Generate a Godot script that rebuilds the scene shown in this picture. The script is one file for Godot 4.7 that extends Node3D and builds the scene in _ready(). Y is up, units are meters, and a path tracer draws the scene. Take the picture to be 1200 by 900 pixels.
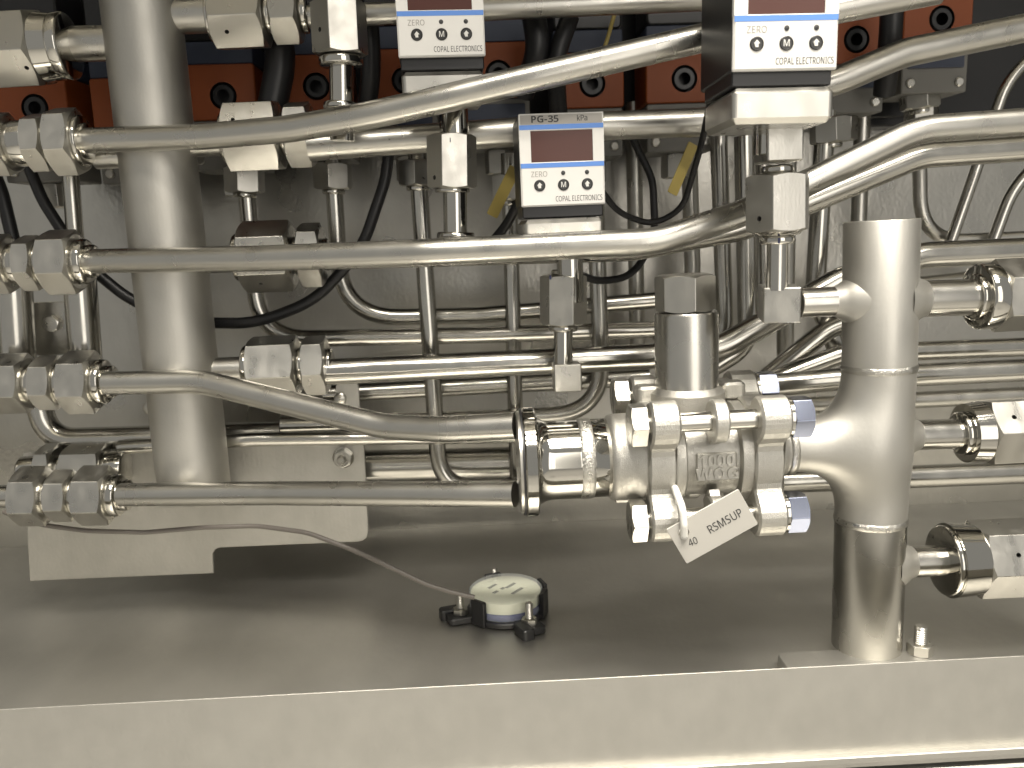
extends Node3D

# ---------------------------------------------------------------- camera numbers (photograph is 1200 x 900, focal length 1000 px)
const FOCAL := 1000.0
const EYE := Vector3(0.0, 0.205, 0.0)
var cam_basis: Basis
var M := {}
var used := {}

func ray(x: float, y: float) -> Vector3:
	return cam_basis * Vector3((x - 600.0) / FOCAL, -(y - 450.0) / FOCAL, -1.0)

# point seen at a photo pixel on the upright plane d metres in front of the camera
func P(x: float, y: float, d: float) -> Vector3:
	var v := ray(x, y)
	return EYE + v * (d / -v.z)

# point seen at a photo pixel on the level plane at height h
func PY(x: float, y: float, h: float) -> Vector3:
	var v := ray(x, y)
	return EYE + v * ((h - EYE.y) / v.y)

# ---------------------------------------------------------------- materials
func lin(r: float, g: float, b: float) -> Color:
	return Color(r, g, b).linear_to_srgb()

func noise_tex(seed_n: int, freq: float, lo: float, hi: float, stretch := 1.0, size := 256, normal := false, strength := 1.0) -> Texture2D:
	var n := FastNoiseLite.new()
	n.seed = seed_n
	n.noise_type = FastNoiseLite.TYPE_SIMPLEX_SMOOTH
	n.frequency = freq
	n.fractal_octaves = 4 if normal else 2
	var im := Image.create(size, size, false, Image.FORMAT_RGB8)
	for y in size:
		for x in size:
			# seamless: sampled on a torus, stretched along one way for brushed grain
			var a := TAU * x / size
			var b := TAU * y / size
			var ra := size / TAU
			var rb := size / TAU * stretch
			var v := n.get_noise_3d(cos(a) * ra + 300.0, sin(a) * ra, cos(b) * rb) * 0.5 + n.get_noise_3d(sin(b) * rb + 90.0, cos(a) * ra, sin(a) * ra + 700.0) * 0.5
			v = clampf(v * 1.1 + 0.5, 0.0, 1.0)
			var c := lerpf(lo, hi, v)
			im.set_pixel(x, y, Color(c, c, c))
	if normal:
		im.bump_map_to_normal_map(strength)
	im.generate_mipmaps()
	return ImageTexture.create_from_image(im)

func mat(called: String, col: Color, rough: float, metal := 0.0, rough_tex: Texture2D = null, tex_scale := 20.0, norm_tex: Texture2D = null, norm_scale := 0.3, alb_tex: Texture2D = null) -> StandardMaterial3D:
	var m := StandardMaterial3D.new()
	m.resource_name = called
	m.albedo_color = col
	m.roughness = rough
	m.metallic = metal
	if rough_tex:
		m.roughness_texture = rough_tex
		m.roughness = 1.0
	if norm_tex:
		m.normal_enabled = true
		m.normal_texture = norm_tex
		m.normal_scale = norm_scale
	if alb_tex:
		m.albedo_texture = alb_tex
	if rough_tex or norm_tex or alb_tex:
		m.uv1_triplanar = true
		m.uv1_world_triplanar = true
		m.uv1_scale = Vector3.ONE * tex_scale
	M[called] = m
	return m

func make_materials() -> void:
	# one stainless steel colour for all steel but the bolt nuts; finishes differ only in gloss
	var steel := lin(0.52, 0.507, 0.468)
	var smudge := noise_tex(1, 0.03, 0.15, 0.27)
	var smudge2 := noise_tex(2, 0.035, 0.24, 0.40)
	var smudge3 := noise_tex(3, 0.02, 0.45, 0.57)
	var wall_r := noise_tex(13, 0.02, 0.26, 0.34)
	var cast_r := noise_tex(4, 0.05, 0.38, 0.55)
	var grain := noise_tex(5, 0.22, 0.0, 1.0, 0.12, 256, true, 3.0)
	var cast_n := noise_tex(6, 0.28, 0.0, 1.0, 1.0, 256, true, 4.0)
	var wall_a := noise_tex(7, 0.05, 0.965, 1.0)
	mat("tube", steel, 0.17, 1.0, smudge, 9.0)
	mat("tube_front", steel, 0.24, 1.0, noise_tex(8, 0.03, 0.25, 0.34), 9.0)
	mat("tube_satin", steel, 0.3, 1.0, smudge2, 9.0)
	mat("nut", steel, 0.3, 1.0, smudge2, 14.0, cast_n, 0.02)
	mat("polished", steel, 0.08, 1.0)
	mat("cast", steel, 0.45, 1.0, cast_r, 40.0, cast_n, 0.5)
	mat("pipe_satin", steel, 0.35, 1.0, smudge3, 8.0, cast_n, 0.025)
	mat("sheet", steel, 0.4, 1.0, wall_r, 5.0, cast_n, 0.03, wall_a)
	mat("sheet_floor", steel, 0.3, 1.0, noise_tex(9, 0.02, 0.43, 0.47), 3.0, cast_n, 0.02, wall_a)
	mat("plate_blasted", steel, 0.55, 1.0, noise_tex(10, 0.02, 0.53, 0.57), 6.0, cast_n, 0.03, wall_a)
	mat("sheet_bright", steel, 0.42, 1.0, noise_tex(11, 0.02, 0.455, 0.48), 6.0, cast_n, 0.03, wall_a)
	mat("weld", steel, 0.25, 1.0, smudge2, 30.0, cast_n, 0.8)
	mat("black_plastic", lin(0.012, 0.012, 0.013), 0.35)
	mat("rubber", lin(0.010, 0.010, 0.011), 0.42)
	mat("orange_plastic", lin(0.22, 0.048, 0.006), 0.55)
	mat("grey_plastic", lin(0.16, 0.155, 0.14), 0.5)
	mat("blue_label", lin(0.035, 0.045, 0.075), 0.5)
	mat("white_plastic", lin(0.68, 0.67, 0.64), 0.42)
	mat("silver_print", lin(0.30, 0.285, 0.26), 0.35)
	mat("blue_print", lin(0.10, 0.24, 0.62), 0.4)
	mat("dark_print", lin(0.03, 0.03, 0.03), 0.5)
	mat("display_glass", lin(0.085, 0.040, 0.034), 0.15)
	M.display_glass.metallic_specular = 0.3
	mat("button_black", lin(0.02, 0.02, 0.02), 0.3)
	mat("tag_plastic", lin(0.42, 0.405, 0.37), 0.5)
	mat("tie_plastic", lin(0.62, 0.61, 0.57), 0.4)
	mat("label_cream", lin(0.76, 0.765, 0.60), 0.4)
	mat("sensor_blue", lin(0.06, 0.07, 0.22), 0.3)
	mat("reflect_blue_steel", lin(0.22, 0.24, 0.31), 0.18, 1.0)  # bluish tint stands for clothing mirrored in the nuts, put into the colour
	mat("yellow_film", lin(0.42, 0.33, 0.10), 0.35)
	mat("grey_cable", lin(0.15, 0.135, 0.12), 0.35)
	mat("pipe_polished", steel, 0.26, 1.0, noise_tex(12, 0.02, 0.22, 0.32), 8.0)
	mat("ink", lin(0.02, 0.025, 0.09), 0.5)
	mat("lamp_housing", lin(0.7, 0.7, 0.68), 0.5)
	mat("vinyl", lin(0.42, 0.41, 0.385), 0.5)
	mat("dark_gap", lin(0.03, 0.028, 0.026), 0.7)
	var g := mat("clear_plastic", Color(0.92, 0.95, 0.96, 0.16), 0.05)
	g.transparency = BaseMaterial3D.TRANSPARENCY_ALPHA
	var l := mat("lamp_glow", Color(1, 1, 1), 0.5)
	l.emission_enabled = true
	l.emission = Color(1.0, 0.965, 0.90)
	l.emission_energy_multiplier = 3.0
	var wg := mat("lightbox_glow", Color(0.8, 0.8, 0.8), 0.4)  # glow of the added panel behind the camera
	wg.emission_enabled = true
	wg.emission = Color(1.0, 0.975, 0.94)
	wg.emission_energy_multiplier = 0.2

# ---------------------------------------------------------------- mesh helpers
func put(called: String, mesh: Mesh, material: Material, parent: Node, xf := Transform3D.IDENTITY) -> MeshInstance3D:
	var o := MeshInstance3D.new()
	o.name = called
	o.mesh = mesh
	o.material_override = material
	parent.add_child(o, true)
	o.transform = xf
	return o

func numbered(called: String) -> String:
	var k: int = used.get(called, 0)
	used[called] = k + 1
	return called if k == 0 else "%s_%03d" % [called, k]

func tag(o: Node, label: String, category: String, group := "") -> void:
	o.set_meta("label", label)
	o.set_meta("category", category)
	if group:
		o.set_meta("group", group)

func thing(called: String, label: String, category: String, at := Vector3.ZERO, group := "") -> Node3D:
	var o := Node3D.new()
	o.name = numbered(called)
	add_child(o)
	o.position = at
	tag(o, label, category, group)
	return o

func structure(called: String, mesh: Mesh, material: Material, xf := Transform3D.IDENTITY) -> MeshInstance3D:
	var o := put(numbered(called), mesh, material, self, xf)
	o.set_meta("kind", "structure")
	return o

# a basis whose y runs along dir; hint says where z should lean
func along(dir: Vector3, hint := Vector3(0, 0, 1)) -> Basis:
	var y := dir.normalized()
	var x := y.cross(hint).normalized()
	if x.length() < 0.5:
		x = y.cross(Vector3(1, 0, 0)).normalized()
	var z := x.cross(y).normalized()
	return Basis(x, y, z)

func quad(st: SurfaceTool, a: Vector3, b: Vector3, c: Vector3, d: Vector3, na: Vector3, nb: Vector3, nc: Vector3, nd: Vector3) -> void:
	# a b c d run clockwise seen from outside
	st.set_normal(na); st.add_vertex(a)
	st.set_normal(nb); st.add_vertex(b)
	st.set_normal(nc); st.add_vertex(c)
	st.set_normal(na); st.add_vertex(a)
	st.set_normal(nc); st.add_vertex(c)
	st.set_normal(nd); st.add_vertex(d)

# lathe about y. profile: Vector2(radius, y) from bottom to top (outside on the right)
func lathe(profile: Array, seg := 40, crease := 0.75) -> ArrayMesh:
	var st := SurfaceTool.new()
	st.begin(Mesh.PRIMITIVE_TRIANGLES)
	lathe_into(st, profile, seg, crease, Transform3D.IDENTITY)
	return st.commit()

func lathe_into(st: SurfaceTool, profile: Array, seg: int, crease: float, xf: Transform3D) -> void:
	var n := profile.size()
	var sn := []
	for i in n - 1:
		var t: Vector2 = profile[i + 1] - profile[i]
		sn.append(Vector2(t.y, -t.x).normalized())
	for i in n - 1:
		var n0: Vector2 = sn[i]
		var n1: Vector2 = sn[i]
		if i > 0 and sn[i].dot(sn[i - 1]) > crease:
			n0 = (sn[i] + sn[i - 1]).normalized()
		if i < n - 2 and sn[i].dot(sn[i + 1]) > crease:
			n1 = (sn[i] + sn[i + 1]).normalized()
		var p0: Vector2 = profile[i]
		var p1: Vector2 = profile[i + 1]
		for k in seg:
			var a := TAU * k / seg
			var b := TAU * (k + 1) / seg
			var ca := Vector3(cos(a), 0, sin(a))
			var cb := Vector3(cos(b), 0, sin(b))
			quad(st, xf * (ca * p0.x + Vector3.UP * p0.y), xf * (cb * p0.x + Vector3.UP * p0.y), xf * (cb * p1.x + Vector3.UP * p1.y), xf * (ca * p1.x + Vector3.UP * p1.y),
				xf.basis * (ca * n0.x + Vector3.UP * n0.y), xf.basis * (cb * n0.x + Vector3.UP * n0.y), xf.basis * (cb * n1.x + Vector3.UP * n1.y), xf.basis * (ca * n1.x + Vector3.UP * n1.y))

# plain round bar from 0 to len along y with small chamfers
func bar(r: float, length: float, ch := 0.0004, seg := 32) -> ArrayMesh:
	return lathe([Vector2(0, 0), Vector2(r - ch, 0), Vector2(r, ch), Vector2(r, length - ch), Vector2(r - ch, length), Vector2(0, length)], seg)

# smooth centreline through corners with rounded bends
func bent(pts: Array, bend: float) -> Array:
	var out := [pts[0]]
	for i in range(1, pts.size() - 1):
		var p: Vector3 = pts[i]
		var u: Vector3 = pts[i - 1] - p
		var v: Vector3 = pts[i + 1] - p
		var ang := u.angle_to(v)
		var t := minf(bend / tan(ang * 0.5), minf(u.length(), v.length()) * 0.48)
		var a := p + u.normalized() * t
		var b := p + v.normalized() * t
		var steps := 10
		for k in steps + 1:
			var s := float(k) / steps
			out.append(a.lerp(p, s).lerp(p.lerp(b, s), s))
	out.append(pts[-1])
	return out

func sweep(line: Array, r: float, seg := 24) -> ArrayMesh:
	var st := SurfaceTool.new()
	st.begin(Mesh.PRIMITIVE_TRIANGLES)
	var rings := []
	var norms := []
	var x := Vector3.ZERO
	for i in line.size():
		var t: Vector3
		if i == 0:
			t = line[1] - line[0]
		elif i == line.size() - 1:
			t = line[i] - line[i - 1]
		else:
			t = (line[i + 1] - line[i]).normalized() + (line[i] - line[i - 1]).normalized()
		t = t.normalized()
		if i == 0:
			x = t.cross(Vector3(0.1, 0.3, 1).normalized()).normalized()
		else:
			x = (x - t * x.dot(t)).normalized()
		var y := t.cross(x)
		var ring := []
		var nn := []
		for k in seg:
			var a := TAU * k / seg
			var d := x * cos(a) + y * sin(a)
			ring.append(line[i] + d * r)
			nn.append(d)
		rings.append(ring)
		norms.append(nn)
	for i in rings.size() - 1:
		for k in seg:
			var j := (k + 1) % seg
			quad(st, rings[i][k], rings[i + 1][k], rings[i + 1][j], rings[i][j], norms[i][k], norms[i + 1][k], norms[i + 1][j], norms[i][j])
	for e in [0, rings.size() - 1]:
		var other: int = 1 if e == 0 else e - 1
		var nrm: Vector3 = (line[e] - line[other]).normalized()
		for k in seg:
			var j := (k + 1) % seg
			var a: Vector3 = rings[e][k]
			var b: Vector3 = rings[e][j]
			if e != 0:
				var s := a
				a = b
				b = s
			st.set_normal(nrm); st.add_vertex(line[e])
			st.set_normal(nrm); st.add_vertex(a)
			st.set_normal(nrm); st.add_vertex(b)
	return st.commit()

# rounded hexagon (or any regular polygon) with apothem ap, as Vector2 points
func hexagon(ap: float, fillet: float, sides := 6, turn := 0.0) -> PackedVector2Array:
	var out := PackedVector2Array()
	var step := TAU / sides
	var inner := (ap - fillet) / cos(step * 0.5)
	for c in sides:
		var a := turn + step * c
		var ctr := Vector2(cos(a), sin(a)) * inner
		for k in 5:
			var b := a - step * 0.5 + step * k / 4.0
			out.append(ctr + Vector2(cos(b), sin(b)) * fillet)
	return out

# nut along y from 0 to len: hexagon with turned (conical) chamfers at chosen ends
func nut_mesh(ap: float, length: float, turn := 0.0, ch0 := true, ch1 := true, bore := 0.0) -> ArrayMesh:
	var st := SurfaceTool.new()
	st.begin(Mesh.PRIMITIVE_TRIANGLES)
	nut_into(st, ap, length, turn, ch0, ch1, Transform3D.IDENTITY)
	st.generate_normals()
	return st.commit()

func nut_into(st: SurfaceTool, ap: float, length: float, turn: float, ch0: bool, ch1: bool, xf: Transform3D) -> void:
	# subdivide each flat so that the turned chamfer shows as an arc
	var base := hexagon(ap, ap * 0.05, 6, turn)
	var pts := PackedVector2Array()
	for i in base.size():
		var a := base[i]
		var b := base[(i + 1) % base.size()]
		var parts := 8 if a.distance_to(b) > ap * 0.4 else 1
		for k in parts:
			pts.append(a.lerp(b, float(k) / parts))
	var n := pts.size()
	var face_r := ap * 0.95
	st.set_smooth_group(-1)
	for i in n:
		var p := pts[i]
		var q := pts[(i + 1) % n]
		var hp := (p.length() - face_r) * 0.5
		var hq := (q.length() - face_r) * 0.5
		var f := func(v: Vector2, y: float) -> Vector3: return xf * Vector3(v.x, y, v.y)
		var p0: float = hp if ch0 else 0.0
		var q0: float = hq if ch0 else 0.0
		var p1: float = length - (hp if ch1 else 0.0)
		var q1: float = length - (hq if ch1 else 0.0)
		var list := [[f.call(p, p0), f.call(p, p1), f.call(q, q1), f.call(q, q0)]]
		if ch0:
			var pf := p.normalized() * face_r
			var qf := q.normalized() * face_r
			list.append([f.call(pf, 0), f.call(p, p0), f.call(q, q0), f.call(qf, 0)])
			list.append([f.call(Vector2.ZERO, 0), f.call(pf, 0), f.call(qf, 0)])
		else:
			list.append([f.call(Vector2.ZERO, 0), f.call(p, 0), f.call(q, 0)])
		if ch1:
			var pf := p.normalized() * face_r
			var qf := q.normalized() * face_r
			list.append([f.call(p, p1), f.call(pf, length), f.call(qf, length), f.call(q, q1)])
			list.append([f.call(pf, length), f.call(Vector2.ZERO, length), f.call(qf, length)])
		else:
			list.append([f.call(p, length), f.call(Vector2.ZERO, length), f.call(q, length)])
		for l in list:
			for t in l.size() - 2:
				st.add_vertex(l[0]); st.add_vertex(l[t + 1]); st.add_vertex(l[t + 2])

func inset(poly: PackedVector2Array, by: float) -> PackedVector2Array:
	var out := PackedVector2Array()
	var n := poly.size()
	var s := 0.0
	for i in n:
		s += poly[i].cross(poly[(i + 1) % n])
	var sgn := 1.0 if s > 0 else -1.0
	for i in n:
		var a := poly[(i + n - 1) % n]
		var b := poly[i]
		var c := poly[(i + 1) % n]
		var e := (b - a).normalized()
		var f := (c - b).normalized()
		var m := (Vector2(-e.y, e.x) + Vector2(-f.y, f.x)) * sgn
		var k := maxf(m.normalized().dot(Vector2(-e.y, e.x) * sgn), 0.4)
		out.append(b + m.normalized() * by / k)
	return out

# polygon in xy extruded along z from z0 to z1 with bevelled edges
func prism(poly_in: PackedVector2Array, z0: float, z1: float, ch := 0.0005) -> ArrayMesh:
	var st := SurfaceTool.new()
	st.begin(Mesh.PRIMITIVE_TRIANGLES)
	st.set_smooth_group(-1)
	prism_into(st, poly_in, z0, z1, ch, Transform3D.IDENTITY)
	st.generate_normals()
	return st.commit()

func prism_into(st: SurfaceTool, poly_in: PackedVector2Array, z0: float, z1: float, ch: float, xf: Transform3D) -> void:
	var poly := poly_in
	if Geometry2D.is_polygon_clockwise(poly):
		poly = poly_in.duplicate()
		poly.reverse()
	var ins := inset(poly, ch)
	var n := poly.size()
	var levels := [[ins, z0], [poly, z0 + ch], [poly, z1 - ch], [ins, z1]]
	for l in 3:
		for i in n:
			var j := (i + 1) % n
			var a: Vector2 = levels[l][0][i]
			var b: Vector2 = levels[l][0][j]
			var c: Vector2 = levels[l + 1][0][j]
			var d: Vector2 = levels[l + 1][0][i]
			var za: float = levels[l][1]
			var zb: float = levels[l + 1][1]
			var va := xf * Vector3(a.x, a.y, za)
			var vb := xf * Vector3(b.x, b.y, za)
			var vc := xf * Vector3(c.x, c.y, zb)
			var vd := xf * Vector3(d.x, d.y, zb)
			for v in [va, vc, vb, va, vd, vc]:
				st.add_vertex(v)
	var tri := Geometry2D.triangulate_polygon(ins)
	for t in range(0, tri.size(), 3):
		var a := ins[tri[t]]
		var b := ins[tri[t + 1]]
		var c := ins[tri[t + 2]]
		if (b - a).cross(c - a) < 0:
			var s := b
			b = c
			c = s
		for v in [a, c, b]:
			st.add_vertex(xf * Vector3(v.x, v.y, z1))
		for v in [a, b, c]:
			st.add_vertex(xf * Vector3(v.x, v.y, z0))

func round_rect(w: float, h: float, r: float, steps := 5) -> PackedVector2Array:
	var out := PackedVector2Array()
	var cs := [Vector2(w / 2 - r, h / 2 - r), Vector2(-w / 2 + r, h / 2 - r), Vector2(-w / 2 + r, -h / 2 + r), Vector2(w / 2 - r, -h / 2 + r)]
	for c in 4:
		for k in steps + 1:
			var a := PI / 2 * c + PI / 2 * k / steps
			out.append(cs[c] + Vector2(cos(a), sin(a)) * r)
	return out

func circle_poly(r: float, seg := 32) -> PackedVector2Array:
	var out := PackedVector2Array()
	for k in seg:
		out.append(Vector2(cos(TAU * k / seg), sin(TAU * k / seg)) * r)
	return out

func block(w: float, h: float, dpt: float, r := 0.001, ch := 0.0005) -> ArrayMesh:
	return prism(round_rect(w, h, r), -dpt / 2, dpt / 2, ch)

func letters(called: String, words: String, height: float, depth: float, material: Material, parent: Node, at: Vector3, turn := 0.0, squeeze := 1.0, bold := false) -> MeshInstance3D:
	var t := TextMesh.new()
	var f := SystemFont.new()
	f.font_names = PackedStringArray(["Droid Sans"])
	if bold:
		f.font_weight = 700
	t.font = f
	t.text = words
	t.font_size = 32
	t.pixel_size = height / 23.0
	t.depth = depth
	t.curve_step = 1.0
	var o := put(called, t, material, parent, Transform3D(Basis(Vector3(0, 0, 1), turn).scaled_local(Vector3(squeeze, 1, 1)), at))
	return o

# surface nets of a signed distance callable on a box
func surface_nets(sdf: Callable, lo: Vector3, hi: Vector3, cell: float) -> ArrayMesh:
	var nx := int(ceil((hi.x - lo.x) / cell)) + 1
	var ny := int(ceil((hi.y - lo.y) / cell)) + 1
	var nz := int(ceil((hi.z - lo.z) / cell)) + 1
	var val := PackedFloat32Array()
	val.resize(nx * ny * nz)
	for k in nz:
		for j in ny:
			for i in nx:
				val[i + nx * (j + ny * k)] = sdf.call(lo + Vector3(i, j, k) * cell)
	var idx := {}
	var vs := PackedVector3Array()
	var ns := PackedVector3Array()
	var corners := [Vector3i(0, 0, 0), Vector3i(1, 0, 0), Vector3i(0, 1, 0), Vector3i(1, 1, 0), Vector3i(0, 0, 1), Vector3i(1, 0, 1), Vector3i(0, 1, 1), Vector3i(1, 1, 1)]
	var edges := [[0, 1], [2, 3], [4, 5], [6, 7], [0, 2], [1, 3], [4, 6], [5, 7], [0, 4], [1, 5], [2, 6], [3, 7]]
	for k in nz - 1:
		for j in ny - 1:
			for i in nx - 1:
				var sign_n := 0
				var cv := []
				for c in corners:
					var v := val[(i + c.x) + nx * ((j + c.y) + ny * (k + c.z))]
					cv.append(v)
					if v < 0:
						sign_n += 1
				if sign_n == 0 or sign_n == 8:
					continue
				var acc := Vector3.ZERO
				var m := 0
				for e in edges:
					var a: float = cv[e[0]]
					var b: float = cv[e[1]]
					if (a < 0) != (b < 0):
						acc += Vector3(corners[e[0]]).lerp(Vector3(corners[e[1]]), a / (a - b))
						m += 1
				var p := lo + (Vector3(i, j, k) + acc / m) * cell
				idx[i + nx * (j + ny * k)] = vs.size()
				vs.append(p)
				var h := cell * 0.5
				ns.append(Vector3(sdf.call(p + Vector3(h, 0, 0)) - sdf.call(p - Vector3(h, 0, 0)), sdf.call(p + Vector3(0, h, 0)) - sdf.call(p - Vector3(0, h, 0)), sdf.call(p + Vector3(0, 0, h)) - sdf.call(p - Vector3(0, 0, h))).normalized())
	var st := SurfaceTool.new()
	st.begin(Mesh.PRIMITIVE_TRIANGLES)
	var stride := [1, nx, nx * ny]
	for k in range(1, nz - 1):
		for j in range(1, ny - 1):
			for i in range(1, nx - 1):
				var o := i + nx * (j + ny * k)
				for ax in 3:
					var a := val[o]
					var b := val[o + stride[ax]]
					if (a < 0) == (b < 0):
						continue
					var s1: int = stride[(ax + 1) % 3]
					var s2: int = stride[(ax + 2) % 3]
					var q := [o, o - s1, o - s1 - s2, o - s2]
					var okay := true
					for c in q:
						if not idx.has(c):
							okay = false
					if not okay:
						continue
					if a < 0:
						q.reverse()
					var w := []
					for c in q:
						w.append(idx[c])
					quad(st, vs[w[0]], vs[w[1]], vs[w[2]], vs[w[3]], ns[w[0]], ns[w[1]], ns[w[2]], ns[w[3]])
	return st.commit()

func smin(a: float, b: float, k: float) -> float:
	var h := clampf(0.5 + 0.5 * (b - a) / k, 0.0, 1.0)
	return lerpf(b, a, h) - k * h * (1.0 - h)

# ---------------------------------------------------------------- builders of repeated kinds
# a length of tubing through photo points [x, y, d]
func tubing(called: String, label: String, pts: Array, r: float, material: Material, bend := 0.03, category := "tube", group := "") -> MeshInstance3D:
	var w := []
	for p in pts:
		w.append(P(p[0], p[1], p[2]))
	var o_at: Vector3 = w[0]
	for i in w.size():
		w[i] -= o_at
	var o := put(numbered(called), sweep(bent(w, bend), r), material, self, Transform3D(Basis.IDENTITY, o_at))
	tag(o, label, category, group)
	return o

# nut with a real drilled leak-test hole in one flat. hole: angle about the axis, distance along the axis
func drilled_nut(called: String, ap: float, length: float, turn: float, material: Material, parent: Node, xf: Transform3D, hole_turn: float, hole_at: float, ch0 := true, ch1 := true, hole_r := 0.0011) -> Node3D:
	var c := CSGMesh3D.new()
	c.name = called
	c.mesh = nut_mesh(ap, length, turn, ch0, ch1)
	c.material = material
	var h := CSGCylinder3D.new()
	h.name = "test_hole"
	h.radius = hole_r
	h.height = ap * 0.8
	h.sides = 16
	h.operation = CSGShape3D.OPERATION_SUBTRACTION
	h.material = M.dark_gap
	var out := Vector3(cos(hole_turn), 0, sin(hole_turn))
	h.transform = Transform3D(along(out), out * ap + Vector3.UP * hole_at)
	c.add_child(h)
	parent.add_child(c, true)
	c.transform = xf
	return c

# a row of hexes, collars and bars along one line: pieces [kind, from, to, size, ...] in metres along the line
func fitting(called: String, label: String, a: Vector3, b: Vector3, pieces: Array, group := "", category := "fitting", hint := Vector3(0, 0, 1)) -> Node3D:
	var root := thing(called, label, category, a, group)
	var base := along(b - a, hint)
	for p in pieces:
		var s: float = p[1]
		var e: float = p[2]
		var xf := Transform3D(base, base.y * s)
		match p[0]:
			"nut":
				put("nut", nut_mesh(p[3], e - s, deg_to_rad(p[4])), p[5] if p.size() > 5 else M.nut, root, xf)
			"square":
				put("collar", prism(hexagon(p[3], p[3] * 0.1, 4, deg_to_rad(p[4]) + PI / 4), 0.0, e - s, 0.0008), M.nut, root, xf * Transform3D(Basis(Vector3(1, 0, 0), -PI / 2), Vector3.ZERO))
			"drilled":
				drilled_nut("nut", p[3], e - s, deg_to_rad(p[4]), M.nut, root, xf, deg_to_rad(p[5]), p[6])
			"ring":
				var r: float = p[3]
				var c := minf(0.0012, (e - s) * 0.3)
				put("collar", lathe([Vector2(0, 0), Vector2(r - c, 0), Vector2(r - c * 0.3, c * 0.3), Vector2(r, c), Vector2(r, e - s - c), Vector2(r - c * 0.3, e - s - c * 0.3), Vector2(r - c, e - s), Vector2(0, e - s)], 40, 0.6), p[4] if p.size() > 4 else M.polished, root, xf)
			"bar":
				put("stub", bar(p[3], e - s), p[4] if p.size() > 4 else M.tube, root, xf)
			"cone":
				put("shoulder", lathe([Vector2(0, 0), Vector2(p[3], 0), Vector2(p[4], e - s), Vector2(0, e - s)], 40), p[5] if p.size() > 5 else M.polished, root, xf)
	return root

# fitting given between two photo points; pieces use fractions of that length
func fitting_px(called: String, label: String, a: Array, b: Array, pieces: Array, group := "", category := "fitting") -> Node3D:
	var wa := P(a[0], a[1], a[2])
	var wb := P(b[0], b[1], b[2])
	var length := wa.distance_to(wb)
	var span := absf(b[0] - a[0]) if absf(b[0] - a[0]) > absf(b[1] - a[1]) else absf(b[1] - a[1])
	var q := []
	for p in pieces:
		var r: Array = p.duplicate()
		r[1] = p[1] / span * length
		r[2] = p[2] / span * length
		if p[0] == "drilled":
			r[6] = p[6] / span * length
		q.append(r)
	return fitting(called, label, wa, wb, q, group, category)

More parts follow.
